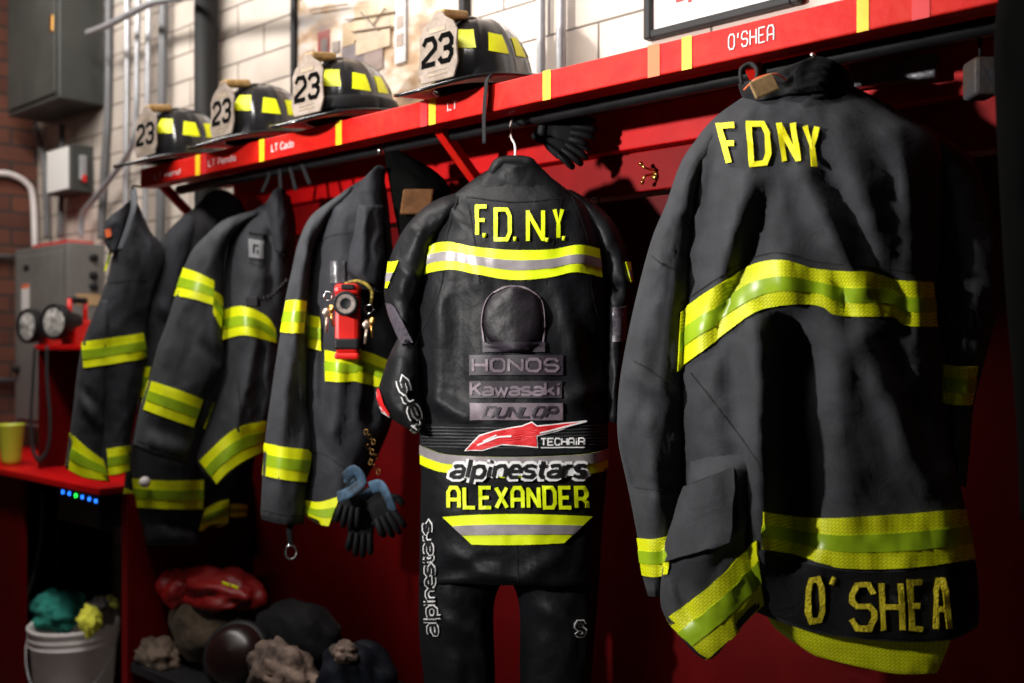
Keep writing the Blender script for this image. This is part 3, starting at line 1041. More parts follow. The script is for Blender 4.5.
# ============================================================ COAT, RIGHT
g = Garment('turnout_coat', Plane(790, 1.70, -13), 'nearest charcoal turnout coat at right, back turned, yellow letters on shoulders and hem', 'coat', (800, 60), 'turnout coats on the rack')
g.piece('body',
        [(743, 97), (712, 120), (690, 152), (685, 200), (682, 300), (678, 380), (680, 450), (684, 500), (700, 560), (730, 600)],
        [(850, 84), (905, 114), (938, 138), (944, 200), (938, 284), (940, 330), (946, 420), (956, 465), (965, 506), (976, 563), (980, 610), (978, 626)],
        [(743, 97), (765, 88), (800, 82), (850, 84)],
        [(730, 600), (763, 615), (813, 632), (884, 641), (950, 640), (978, 626)],
        M_coat, front=.10, back=.035, nz=.005, cap=.22, ns=48, nt=80, power=.45,
        folds=[(758, 330, 762, 560, 14, .040), (792, 330, 800, 540, 17, -.050), (700, 330, 720, 470, 16, .012), (840, 130, 880, 260, 18, .008),
               (748, 180, 715, 300, 9, .014), (770, 190, 745, 280, 8, -.012), (800, 170, 860, 290, 10, .014), (830, 170, 885, 290, 9, -.013), (760, 210, 700, 380, 8, -.008),
               (860, 340, 925, 480, 13, .012), (890, 340, 940, 460, 9, -.009), (840, 340, 850, 520, 14, .008), (720, 140, 700, 240, 8, -.008),
               (900, 130, 915, 260, 9, .008), (780, 262, 790, 303, 16, .012), (835, 260, 850, 330, 8, -.008), (893, 270, 905, 330, 8, -.007)])
g.piece('sleeve',
        [(735, 103), (705, 130), (682, 160), (666, 204), (651, 241), (635, 302), (623, 360), (618, 400), (618, 440), (628, 488), (637, 535), (642, 573), (648, 596)],
        [(745, 110), (722, 145), (704, 180), (696, 215), (692, 302), (688, 360), (687, 420), (686, 488), (681, 530), (674, 570), (666, 598)],
        None, None, M_coat, front=.055, back=.04, dz=-.01, dzb=.02, nz=.006, ns=24, nt=60,
        folds=[(640, 250, 690, 290, 6, .010), (650, 235, 690, 255, 5, -.008), (625, 370, 680, 400, 7, .009), (622, 440, 640, 500, 8, -.012), (650, 420, 655, 520, 9, .008), (628, 487, 680, 486, 5, -.007), (665, 190, 690, 225, 5, -.008)])
g.piece('sleeve',
        [(880, 106), (915, 150), (928, 200), (928, 284), (934, 330), (941, 363), (943, 405), (948, 450), (954, 482)],
        [(905, 113), (968, 153), (985, 190), (1001, 240), (1000, 300), (988, 350), (974, 405), (970, 450), (966, 488)],
        None, None, M_coat, front=.045, back=.03, dz=.03, nz=.006, ns=22, nt=50)
g.piece('front_flap',
        [(690, 462), (684, 500), (668, 545), (661, 580), (661, 606), (668, 622)],
        [(766, 440), (769, 480), (765, 512), (760, 548), (764, 603)],
        None, [(668, 622), (706, 660), (735, 632), (764, 603)],
        M_coat, front=.055, back=.02, dz=-.065, nz=.005, cap=.12, ns=26, nt=36,
        folds=[(700, 560, 745, 520, 8, .010), (672, 560, 690, 620, 7, -.010), (735, 480, 750, 590, 6, .008)])
g.piece('tail_lining', [(765, 609), (772, 625), (790, 640), (815, 656)], [(952, 634), (949, 645), (944, 658), (937, 673)],
        [(765, 609), (813, 627), (884, 636), (952, 634)], [(815, 656), (855, 666), (898, 674), (937, 673)],
        M_yel, front=.02, back=.02, dz=-.05, nz=.004, cap=0, ns=24, nt=10)
# collar standing up around the hanger
g.piece('collar', [(738, 84), (740, 92), (745, 104)], [(848, 70), (852, 80), (858, 96)], [(738, 84), (760, 78), (785, 80), (800, 64), (815, 56), (832, 60), (848, 70)], [(745, 104), (770, 98), (805, 92), (858, 96)],
        M_coatdk, front=.06, back=.05, nz=.010, cap=0, ns=24, nt=14, dz=.0)
bm5 = (M_yel, M_grn)
g.band('chest_band', [(680, 312), (706, 293), (748, 267), (780, 260), (817, 269), (871, 273), (899, 280), (932, 282)],
       [(677, 371), (706, 349), (754, 314), (789, 304), (821, 306), (838, 316), (891, 317), (903, 325), (936, 327)], bm5, (0, .36, .68, 1), off=.005)
g.band('hem_band', [(763, 512), (800, 517), (836, 518), (903, 514), (964, 509)], [(762, 549), (790, 554), (820, 563), (846, 568), (907, 568), (974, 559)], bm5, (0, .34, .68, 1), off=.005)
g.band('hem_band', [(666, 619), (700, 594), (726, 571), (737, 558), (757, 540)], [(706, 660), (722, 646), (736, 632), (750, 618), (764, 605)], bm5, (0, .32, .66, 1), off=.005)
g.band('cuff_band', [(638, 538), (655, 539), (674, 534)], [(643, 575), (654, 577), (668, 574)], bm5, (0, .33, .66, 1), off=.004)
g.band('cuff_band', [(942, 363), (957, 366), (977, 366)], [(942, 403), (955, 405), (971, 405)], bm5, (0, .34, .68, 1), off=.004)
g.strips('name_panel', [[[tuple(Curve([(764, 552), (808, 564), (846, 571), (907, 571), (974, 562)])(j / 20).lerp(Curve([(766, 612), (813, 629), (884, 638), (950, 637), (977, 622)])(j / 20), i / 6)) for j in range(21)] for i in range(7)]], M_coatdk, .003)
for ch, q in (('F', [(720, 127), (735, 126), (740, 163), (730, 163)]), ('D', [(749, 125), (767, 125), (769, 163), (752, 165)]), ('N', [(779, 124), (793, 124), (799, 162), (785, 162)]), ('Y', [(805, 127), (817, 128), (817, 167), (810, 167)])):
    g.text('letter', ch, q, 5.6, M_letter, off=.006)
for ch, q in (('O', [(809, 580), (821, 578), (823, 619), (808, 621)]), ("'", [(828, 577), (838, 577), (836, 600), (828, 600)]), ('S', [(852, 585), (873, 584), (874, 628), (852, 628)]), ('H', [(881, 583), (900, 583), (902, 630), (883, 630)]), ('E', [(909, 582), (921, 582), (922, 629), (911, 628)]), ('A', [(936, 580), (943, 580), (948, 628), (935, 628)])):
    g.text('name_letter', ch, q, 5.4, M_letter2, off=.0075)
g.strips('pocket_flap', [[[tuple(Vector(a).lerp(Vector(b), j / 8)) for j in range(9)] for a, b in (((688, 487), (735, 469)), ((684, 500), (736, 488)), ((678, 520), (735, 505)), ((670, 543), (732, 528)), ((664, 556), (727, 540)), ((663, 563), (715, 548)))]], M_coat, .014, th=.012)
g.stitch('stitching', [[(680, 305), (706, 286), (748, 260), (780, 253), (817, 262), (871, 267), (932, 276)], [(691, 373), (720, 410), (750, 450), (768, 480)], [(688, 485), (735, 467)], [(735, 472), (733, 510), (729, 535)],
                     [(634, 361), (650, 370), (668, 383)], [(652, 256), (662, 264), (680, 272)], [(742, 500), (750, 520), (757, 545)], [(634, 487), (655, 490), (676, 488)]], 1.2)
mbh = MB()
c = g.hit(765, 90)[0]
mbh.obox(at_z(764, 86, 1.595), (R * .0185 + UP * .008), (UP * .013 - R * .006), F * .004)
mbh.build('leather_tag', mat('worn_tan_leather', (.32, .20, .09), rough=.6, var=.3, vscale=60), g.root, bev=.002)
MB().tube(smooth_pts([at_z(742, 84, 1.63), at_z(741, 70, 1.63), at_z(750, 64, 1.63), at_z(757, 70, 1.62), at_z(756, 82, 1.62)], 6), .0035, 8).build('hanging_loop', M_blkc, g.root, smooth=True)
MB().tube(smooth_pts([at_z(744, 90, 1.62), at_z(756, 79, 1.60), at_z(775, 74, 1.60), at_z(786, 80, 1.61)], 6), .0016, 6).build('orange_cord', M_orange, g.root, smooth=True)
MB().lathe([(.002, 0), (.006, .003), (.002, .006)], at_z(813, 56, 1.62), tuple(-F), 12).build('snap', M_chrome, g.root, smooth=True)

# =========================================================== RACING SUIT
g = Garment('racing_suit', Plane(515, 2.13, -13), 'black leather one-piece racing suit with yellow bands on a hanger, between the turnout coats', 'racing suit', (515, 150))
g.piece('torso',
        [(457, 192), (436, 212), (424, 250), (417, 300), (414, 347), (419, 412), (421, 470), (420, 530), (419, 585)],
        [(570, 192), (592, 212), (606, 250), (610, 300), (607, 347), (608, 412), (607, 470), (602, 530), (599, 585)],
        [(457, 192), (478, 176), (496, 168), (534, 168), (552, 178), (570, 192)],
        [(419, 585), (470, 582), (505, 580), (545, 586), (599, 585)],
        M_leather, front=.10, back=.04, nz=.0035, ns=44, nt=80, cap=.2, power=.45,
        folds=[(425, 395, 470, 420, 8, .010), (570, 400, 605, 385, 8, .010), (590, 340, 600, 400, 9, -.012), (440, 300, 438, 400, 7, .007), (460, 300, 462, 400, 7, -.006),
               (482, 285, 470, 250, 7, .006), (560, 285, 575, 350, 9, .008), (447, 240, 450, 272, 8, .007), (579, 243, 577, 272, 8, .007), (450, 552, 500, 580, 7, .008), (440, 575, 490, 560, 6, -.007),
               (560, 555, 520, 580, 7, .007), (440, 200, 470, 230, 5, .006), (450, 195, 478, 222, 5, -.006)])
g.piece('sleeve', [(468, 190), (440, 198), (421, 210), (402, 232), (389, 261), (384, 287), (387, 310), (398, 340)],
        [(470, 205), (452, 225), (436, 245), (428, 270), (422, 295), (419, 315), (418, 330), (417, 347)],
        None, None, M_leather, front=.06, back=.04, dz=-.01, nz=.005, ns=22, nt=40, folds=[(395, 262, 425, 285, 5, .007), (400, 300, 420, 310, 5, -.007), (410, 225, 435, 240, 5, .006)])
g.piece('sleeve', [(398, 338), (389, 356), (381, 380), (377, 396), (384, 412), (396, 422), (410, 430)],
        [(418, 342), (420, 356), (422, 375), (423, 396), (424, 412), (425, 425), (426, 436)],
        None, None, M_leather, front=.05, back=.03, dz=-.035, nz=.004, ns=20, nt=30)
g.piece('sleeve', [(560, 188), (572, 205), (590, 240), (602, 270), (604, 300), (603, 340), (604, 380), (606, 420)],
        [(572, 190), (597, 205), (618, 228), (632, 268), (633, 290), (628, 320), (626, 370), (620, 425)],
        None, None, M_leather, front=.05, back=.035, dz=.015, nz=.006, ns=22, nt=40, folds=[(605, 285, 633, 295, 5, -.012), (608, 310, 628, 330, 6, .008)])
g.piece('leg', [(419, 575), (419, 632), (424, 683), (430, 760)], [(507, 575), (494, 605), (495, 683), (490, 760)], None, None, M_leather, front=.06, back=.05, nz=.006, ns=22, nt=34, cap=0, folds=[(430, 610, 480, 640, 7, .007)])
g.piece('leg', [(507, 575), (519, 605), (520, 683), (526, 760)], [(599, 575), (597, 608), (591, 683), (586, 760)], None, None, M_leather, front=.06, back=.05, nz=.006, ns=22, nt=34, cap=0, folds=[(540, 610, 590, 630, 7, .007)])
g.piece('neckline', [(496, 160), (480, 178), (458, 193)], [(534, 160), (550, 176), (569, 193)], [(496, 160), (515, 166), (534, 160)], [(458, 193), (480, 192), (515, 202), (550, 194), (569, 193)], M_leather, front=.035, back=.02, dz=-.028, cap=0, nz=.003, nt=14)
bs = (M_yelr, M_sil)
g.band('chest_band', [(428, 246), (447, 242), (476, 247), (512, 250), (550, 249.5), (579, 245), (599, 249)], [(424, 274), (450, 269.5), (476, 274), (512, 280), (550, 277.5), (576, 272), (602, 277.5)], bs, (0, .34, .67, 1))
g.band('sleeve_band', [(389, 262), (394, 262), (399, 261)], [(386, 288), (387, 288), (388, 288)], bs, (0, .42, .75, 1))
g.band('sleeve_band', [(625, 262), (628, 262), (630, 262)], [(630, 282), (631, 282), (632, 282)], bs, (0, .42, .75, 1))
for ch, x0, x1, y0, y1 in (('F', 477.5, 487, 207, 235), ('D', 496, 510, 210, 239.5), ('N', 528, 543, 211, 241), ('Y', 554.5, 562, 210, 238)):
    g.text('letter', ch, [(x0, y0), (x1, y0), (x1, y1), (x0, y1)], 3.8, M_yelr, off=.005)
for x, y in ((483, 233.5), (513.5, 237), (545.5, 238), (562, 236.5)):
    g.strips('letter_dot', [[[(x, y), (x + 3.4, y)], [(x, y + 4), (x + 3.4, y + 4)]]], M_yelr, .005)
g.stitch('seam_piping', [[(467, 196), (476, 250), (480, 285)], [(469, 197), (515, 202), (562, 198)], [(562, 198), (552, 250), (546, 285)], [(415, 345), (440, 290), (446, 240), (458, 196)], [(606, 345), (592, 290), (588, 240), (572, 196)], [(517, 545), (518, 580)]], 1.1, M_leather2)
# back hump with its patches
g.piece('back_hump', [(503, 289), (488, 298), (482, 318), (487, 338), (501, 349)], [(524, 289), (539, 298), (545, 318), (540, 338), (526, 349)], [(503, 289), (513, 287), (524, 289)], [(501, 349), (513, 351), (526, 349)], mat('dark_mauve_leather', (.006, .004, .007), rough=.5, var=.4, vscale=20, spec=.3, bump=.2, bscale=40), front=.022, back=.005, dz=-.098, cap=0, nz=.003, ns=18, nt=18)
g.lines('hump_piping', [smooth_pts([(484, 342), (482, 320), (487, 300), (500, 289), (514, 286), (528, 289), (541, 300), (545, 320), (543, 342)], 4)], 1.6, M_mauve, .004)
g.patch('mauve_bar', [(483, 342), (545, 342), (545, 352), (483, 352)], M_mauved, .006)
g.patch('print_patch', [(470, 355), (563, 355), (563, 375), (470, 375)], M_mauved, .005, (14, 3))
g.patch('print_patch', [(470, 381), (562, 381), (562, 398), (470, 398)], M_mauved, .005, (14, 3))
g.patch('print_patch', [(470, 403), (563, 403), (563, 420), (470, 420)], M_mauve, .005, (14, 3))
g.text('printed_word', 'HONOS', [(474, 359), (558, 359), (558, 371), (474, 371)], 2.6, M_mauve, off=.0068, gap=.35)
g.text('printed_word', 'Kawasaki', [(472, 383), (560, 383), (560, 395), (472, 395)], 2.6, M_mauve, off=.0068, gap=.25)
g.text('printed_word', 'DUNLOP', [(486, 407), (556, 407), (554, 417), (484, 417)], 2.4, M_mauved, off=.0068, gap=.3, slant=.03)
# waist
g.strips('ribbed_waist', [[[tuple(Curve([(420, 424), (515, 424), (608, 421)])(j / 20).lerp(Curve([(421, 446), (450, 453), (515, 455), (590, 452), (608, 447)])(j / 20), i / 6)) for j in range(21)] for i in range(7)]], M_leather2, .003)
g.lines('waist_rib', [[(422 + 0, 427 + 3.2 * i), (515, 428 + 3.3 * i), (607, 425 + 3.1 * i)] for i in range(7)], 1.0, mat('grey_rib', (.03, .03, .034), rough=.6), .0045)
g.band('waist_band', [(421, 445), (432, 450), (452, 455), (515, 457), (585, 454), (607, 448)], [(421, 464), (432, 469), (450, 473), (515, 478), (585, 474), (607, 470)], (M_yelr, M_sil), (0, .0, .5, 1))
star = [(467, 449.5), (480.5, 436), (496, 431), (522, 426.5), (532, 422.5), (537, 426.5), (585, 421.5), (562, 428.7), (536, 435.5), (537, 446.5), (518, 445), (502, 444), (483, 449.5)]
def polyfan(g, name, pts, m, off, parent=None, grow=0):
    """filled outline: split with tessellation"""
    from mathutils.geometry import tessellate_polygon
    cx = sum(p[0] for p in pts) / len(pts)
    P = [Vector((p[0], p[1], 0)) for p in pts]
    if grow:
        n = len(P)
        Q = []
        for i in range(n):
            a, b, c = P[i - 1], P[i], P[(i + 1) % n]
            d1, d2 = (b - a).normalized(), (c - b).normalized()
            nn = (Vector((d1.y, -d1.x, 0)) + Vector((d2.y, -d2.x, 0)))
            nn = nn.normalized() if nn.length > .1 else Vector((d1.y, -d1.x, 0))
            Q.append(b + nn * grow)
        P = Q
    tris = tessellate_polygon([P])
    grids = []
    for t in tris:
        a, b, c = (P[i] for i in t)
        k = max(2, int(max((a - b).length, (b - c).length, (c - a).length) / 7))
        # rows collapse towards c
        rows = []
        for i in range(k + 1):
            f = i / k
            l, r = a.lerp(c, f), b.lerp(c, f)
            rows.append([tuple(l.lerp(r, j / k))[:2] for j in range(k + 1)])
        grids.append(rows)
    return g.strips(name, grids, m, off, parent, .0025)
sg = polyfan(g, 'star_emblem', star, M_redp, .0075)
g.lines('white_outline', [star + [star[0]]], 2.2, M_whitep, .0066, sg)
g.lines('white_slash', [[(478, 445), (498, 437), (512, 436)], [(484, 441), (497, 435)], [(540, 433), (560, 428), (586, 421)]], 1.6, M_whitep, .0085, sg)
g.text('small_print', 'TECHAiR', [(541, 438.5), (584, 438), (584, 444.5), (541, 445)], 1.4, M_whitep, .006, gap=.3)
g.lines('small_print', [[(541, 447.5), (584, 447.2)]], 1.0, M_whitep, .006)
q = [(452, 459.5), (584, 459), (584, 476.5), (452, 477)]
g.patch('word_backing', [(454, 464), (583, 463), (581, 475.5), (452, 476)], M_whitep, .0064, (16, 3))
g.text('word_outline', 'alpinestars', q, 9.0, M_whitep, .0070, gap=.3, slant=.03)
g.text('word_print', 'alpinestars', q, 3.5, M_blkp, .0092, gap=.3, slant=.03)
g.text('rider_name', 'ALEXANDER', [(449, 487.5), (586, 487.5), (587, 507.5), (449, 507.5)], 3.6, M_yelr, .005, gap=.52)
g.band('seat_chevron', [(443, 517), (470, 515), (515, 514), (560, 515), (592, 516.5)], [(472, 544.5), (490, 545), (515, 545), (545, 544), (564, 543)], bs, (0, .33, .66, 1))
# leg and sleeve wordmarks
def side_word(quad, st, w1, w2):
    g.text('word_outline', st, quad, w1, M_whitep, .005, gap=.25)
    g.text('word_print', st, quad, w2, M_blkp, .0068, gap=.25)
side_word([(425, 634), (422, 524), (431, 522), (438, 634)], 'alpinestars', 4.4, 2.2)
side_word([(576, 622), (584, 622), (584, 635), (576, 635)], 'S', 4.4, 2.2)
side_word([(412, 436), (394, 382), (405, 378), (424, 428)], 'tars', 5.2, 2.4)
polyfan(g, 'knuckle_guard', [(377, 389), (380, 389), (385, 404), (391, 414), (389, 416), (379, 406)], M_redp, .006)
g.lines('knuckle_edge', [[(377, 392), (380, 406), (390, 417)]], 2, M_whitep, .007)
g.strips('elbow_mesh', [[[(387, 303), (392, 304), (396, 308)], [(390, 315), (397, 318), (403, 321)], [(397, 332), (403, 333), (408, 333)], [(402, 345), (408, 344), (412, 343)]]], M_perf, .006)
g.patch('elbow_mesh', [(613, 308), (626, 306), (627, 340), (613, 342)], M_perf, .004)
# hanger
hg = thing('suit_hanger', at_z(515, 150, 2.12), 'broad black coat hanger with a thin white hook holding the racing suit', 'hanger')
MB().tube(smooth_pts([at_z(494, 172, 2.10), at_z(499, 164, 2.09), at_z(507, 162, 2.09), at_z(515, 161.5, 2.09), at_z(523, 162, 2.09), at_z(530, 164, 2.09), at_z(535, 172, 2.10)], 5), .013, 12).build('hanger_body', M_blkp, hg, smooth=True)
zb_ = Y_BAR / ray(512, 0).y
MB().tube(smooth_pts([at_z(515, 158, 2.09), at_z(515, 146, 2.11), at_z(511, 136, 2.13), at_z(511, 124, 2.16), at_z(513, 119, zb_ - .01), at_z(517, 117, zb_ + .02), at_z(520, 122, zb_ + .03)], 6), .0025, 8).build('hook', M_white, hg, smooth=True)

# ================================================== COAT WITH RED TORCH
PL3 = Plane(335, 2.46, 4)
g = Garment('turnout_coat', PL3, 'dark turnout coat hanging open beside the racing suit, red torch clipped to its chest', 'coat', (378, 165), 'turnout coats on the rack')
g3 = g
g.piece('body', [(345, 190), (322, 214), (311, 260), (308, 320), (306, 368), (306, 411), (309, 451), (306, 490), (303, 512)],
        [(383, 172), (388, 200), (393, 250), (400, 310), (400, 370), (392, 420), (376, 460), (358, 496)],
        [(345, 190), (360, 181), (372, 173), (383, 172)], [(303, 512), (327, 527), (342, 508), (358, 496)],
        M_coat2, front=.09, back=.04, ns=34, nt=60, nz=.006, cap=.15,
        folds=[(345, 290, 335, 430, 7, .012), (325, 300, 322, 440, 5, -.010), (320, 410, 345, 470, 6, .01), (330, 450, 352, 480, 5, -.010), (370, 300, 372, 420, 8, -.012), (330, 205, 350, 215, 5, .006)])
g.piece('sleeve', [(352, 186), (330, 201), (310, 217), (298, 243), (292, 269), (285, 301), (280, 335), (273, 381), (265, 442), (261, 504), (261, 519)],
        [(350, 196), (335, 212), (324, 228), (313, 253), (308, 301), (306, 359), (307, 380), (307, 411), (312, 450), (306, 500), (304, 524)],
        None, [(261, 519), (280, 524), (304, 524)], M_coat, front=.055, back=.035, dz=-.03, ns=22, nt=50, nz=.006,
        folds=[(300, 245, 312, 250, 4, -.008), (285, 380, 280, 500, 6, .008), (296, 360, 298, 430, 4, -.006), (300, 300, 295, 350, 5, .006)])
g.piece('collar', [(360, 182), (357, 195), (361, 207)], [(386, 168), (384, 190), (383, 210)], [(360, 182), (370, 172), (378, 165), (386, 168)], None, M_coat2, front=.04, back=.03, dz=-.05, cap=0, nz=.005, nt=14)
g.piece('lapel', [(358, 205), (353, 235), (347, 260), (350, 273)], [(383, 205), (384, 235), (385, 265), (380, 292)], None, [(350, 273), (362, 281), (380, 292)], M_coat2, front=.03, back=.01, dz=-.085, cap=0, nz=.005, nt=24, folds=[(365, 210, 362, 270, 5, .008)])
g.band('sleeve_band', [(287, 301), (295, 300), (306, 301)], [(281, 332), (290, 333), (303, 333)], (M_yelp, M_grn))
g.band('chest_band', [(308, 315), (314, 316), (320, 317)], [(308, 347), (314, 349), (321, 351)], (M_yelp, M_grn))
g.band('chest_band', [(325, 350), (340, 353), (359, 356)], [(326, 381), (340, 382), (355, 381)], (M_yelp, M_grn))
g.band('chest_band', [(361, 350), (374, 354), (389, 361)], [(354, 381), (366, 384), (382, 388)], (M_yelp, M_grn))
g.band('cuff_band', [(265, 443), (285, 447), (312, 450)], [(262, 475), (285, 480), (306, 482)], (M_yelp, M_grn))
g.band('hem_band', [(305, 500), (320, 502), (340, 496)], [(305, 516), (318, 524), (329, 526)], (M_yelp, M_grn), (0, .36, .7, 1))
g.patch('clear_pocket', [(331, 261), (345, 261), (345, 283), (331, 283)], mat('cloudy_vinyl', (.045, .045, .05), rough=.3, var=.4, vscale=60), .006)
g.stitch('stitching', [[(314, 245), (330, 236), (352, 232)], [(309, 451), (325, 455), (350, 472)], [(262, 510), (283, 515), (304, 516)], [(346, 270), (362, 282), (376, 292)]], 1.0)
# torch
zt = g.hit(348, 320)[0]
zt = (zt - CAM).dot(F) - .035
tr = thing('torch', at_z(348, 359, zt), 'red right-angle torch with round lens clipped on the open dark coat', 'torch')
def bx(cx, cy, w, h, d, z):
    return MB().obox(at_z(cx, cy, z), R * (w / 2 / 1000 * z), UP * (h / 2 / 1000 * z), F * d / 2)
bx(348, 322, 24, 62, .045, zt).build('torch_body', M_redpl, tr, bev=.010)
bx(348, 290, 25, 12, .055, zt).build('torch_cap', M_redpl, tr, bev=.010)
bx(348, 344, 25, 12, .05, zt).build('black_grip', M_blkp, tr, bev=.006)
bx(348, 356, 25, 7, .052, zt).build('torch_base', M_redpl, tr, bev=.006)
bx(348, 287, 13, 5, .02, zt - .026).build('switch', M_blkp, tr, bev=.002)
ctr = at_z(347, 304, zt - .022)
MB().lathe([(.012, .0), (.028, .002), (.029, .020), (.024, .024), (.022, .020)], ctr, tuple(-F), 28).build('lens_ring', M_blkp, tr, smooth=True)
MB().lathe([(.001, .018), (.022, .0215)], ctr, tuple(-F), 24, cap=False).build('lens', mat('torch_lens', (.16, .13, .12), rough=.15, vscale=90, col2=(.35, .30, .27)), tr, smooth=True)
def keys(px, py, px2, py2, label, cat='keys'):
    t = thing('key_ring', at_z(px, py, zt - .01), label, cat)
    c0 = at_z(px, py, zt - .01)
    MB().tube([c0 + (R * math.cos(a) + UP * math.sin(a)) * .010 for a in [2 * PI * i / 20 for i in range(21)]], .0016, 6).build('ring', M_chrome, t, smooth=True)
    e = at_z(px2, py2, zt - .012)
    MB().lathe([(.001, -.002), (.011, -.0015), (.011, .0015), (.001, .002)], c0.lerp(e, .45), tuple(-F + R * .3), 14).obox(c0.lerp(e, .75), (e - c0) * .25, R * .0035, F * .001).build('key', mat('worn_key_metal', (.55, .42, .33), rough=.35, metal=.8), t, smooth=True)
    MB().lathe([(.001, -.002), (.010, -.0015), (.010, .0015), (.001, .002)], c0.lerp(e, .35) + R * .008, tuple(-F - R * .5), 14).obox(c0.lerp(e, .6) + R * .012, (e - c0) * .22 + R * .004, R * .003, F * .001).build('key', M_brass, t, smooth=True)
keys(328, 296, 326, 333, 'key ring with a pale key hanging left of the red torch')
keys(369, 309, 365, 344, 'key ring with a brass key hanging right of the red torch')
tag1(MB().tube(smooth_pts([at_z(345, 284, zt), at_z(356, 281, zt), at_z(366, 284, zt), at_z(372, 293, zt), at_z(371, 304, zt)], 6), .004, 8).build('lanyard', mat('black_yellow_cord', (.02, .02, .02), rough=.7, vscale=160, col2=(.5, .36, .02)), smooth=True), 'black and yellow cord looped over the top of the red torch', 'cord')

# gloves hanging at the coat's hem
def glove(px, py, z, s, ang, label, m, m2=None, name='work_glove', up=False, flat=1.0):
    """a glove: palm, four fingers, thumb; fingers point along ang (degrees, 0 = right, 90 = down)"""
    a = math.radians(ang)
    d = R * math.cos(a) - UP * math.sin(a)
    sd = R * math.sin(a) + UP * math.cos(a)
    nn = -F
    c0 = at_z(px, py, z)
    t = thing(name, c0, label, 'glove', 'gloves hung on the rack')
    mb = MB()
    mb.tube(smooth_pts([c0 - d * s * .55, c0 - d * s * .2, c0, c0 + d * s * .4, c0 + d * s * .5], 4), [s * v for v in (.30, .30, .29, .28, .28, .28, .29, .31, .34, .36, .38, .39, .40, .38, .34, .30, .24)], 14, flat=tuple(nn))
    body = mb
    for k in range(4):
        o = sd * s * (.27 - .18 * k)
        L = s * (.62, .72, .70, .55)[k]
        b0 = c0 + d * s * .38 + o
        cv = nn * s * (.06 + .03 * k)
        body.tube(smooth_pts([b0, b0 + d * L * .4 + cv * .6 + o * .1, b0 + d * L * .75 + cv * .4 + o * .2, b0 + d * L - cv * .6 + o * .2], 4), [s * .105] * 9 + [s * .10, s * .09, s * .085, s * .05], 10)
    b0 = c0 + sd * s * .32
    body.tube(smooth_pts([b0, b0 + sd * s * .22 + d * s * .15, b0 + sd * s * .3 + d * s * .42], 5), [s * .12] * 8 + [s * .10, s * .09, s * .05], 10)
    o = body.build('glove_hand', m, t, smooth=True)
    MB().tube([c0 - d * s * .52, c0 - d * s * .30], s * .33, 14, flat=tuple(nn)).build('glove_cuff', m2 or m, t, smooth=True)
    return t
M_bluecl = mat('faded_blue_cloth', (.004, .008, .014), rough=.8, vscale=34, col2=(.045, .10, .17))
M_glv = mat('black_glove_leather', (.007, .007, .008), rough=.6, spec=.15, var=.3, vscale=30)
glove(352, 494, 2.36, .075, 100, 'black glove with a pale blue cuff patch at the hem of the open coat', M_glv, M_bluecl)
glove(378, 503, 2.33, .080, 60, 'black glove with a blue back spread beside the racing suit', M_glv, M_bluecl)
glove(362, 520, 2.38, .080, 95, 'black glove lowest of the bunch under the open coat', M_glv)
tag1(MB().tube(smooth_pts([at_z(345, 478, 2.33), at_z(355, 470, 2.31), at_z(362, 482, 2.31), at_z(350, 492, 2.31), at_z(338, 497, 2.33)], 5), .014, 10, flat=tuple(F)).build('blue_rag', M_bluecl, smooth=True), 'faded blue rag tucked between the hanging gloves', 'cloth')
tag1(MB().tube(smooth_pts([at_z(371, 488, 2.30), at_z(381, 486, 2.28), at_z(388, 498, 2.27), at_z(393, 510, 2.28)], 5), .016, 10, flat=tuple(F)).build('blue_rag', M_bluecl, smooth=True), 'brighter blue rag draped toward the racing suit', 'cloth')
mb = MB()
for i in range(9):
    c0 = at_z(366 + (i % 3) * 3 + i * .8, 432 + i * 5, 2.33)
    mb.tube([c0 + (R * math.cos(a) * .004 + UP * math.sin(a) * .0065) + F * (.004 * math.sin(a) * (-1) ** i) for a in [2 * PI * k / 12 for k in range(13)]], .0014, 5)
tag1(mb.build('gold_chain', mat('dull_brass', (.16, .09, .03), rough=.4, metal=1), smooth=True), 'thin brass chain hanging in the dark beside the racing suit', 'chain')
rc = at_z(291, 552, 2.45)
tag1(MB().tube([rc + (R * math.cos(a) + UP * math.sin(a) * 1.2) * .014 for a in [2 * PI * k / 20 for k in range(21)]], .003, 7).build('steel_ring', M_chrome, smooth=True), 'shiny steel ring hanging below the open coat sleeve', 'ring')
MB().tube
tag1(MB().tube(smooth_pts([rc + UP * .017, rc + UP * .06 - R * .004, at_z(296, 522, 2.47)], 4), .007, 8, flat=tuple(F)).build('ring_strap', M_blkc, smooth=True), 'black strap holding the steel ring below the coat sleeve', 'strap')

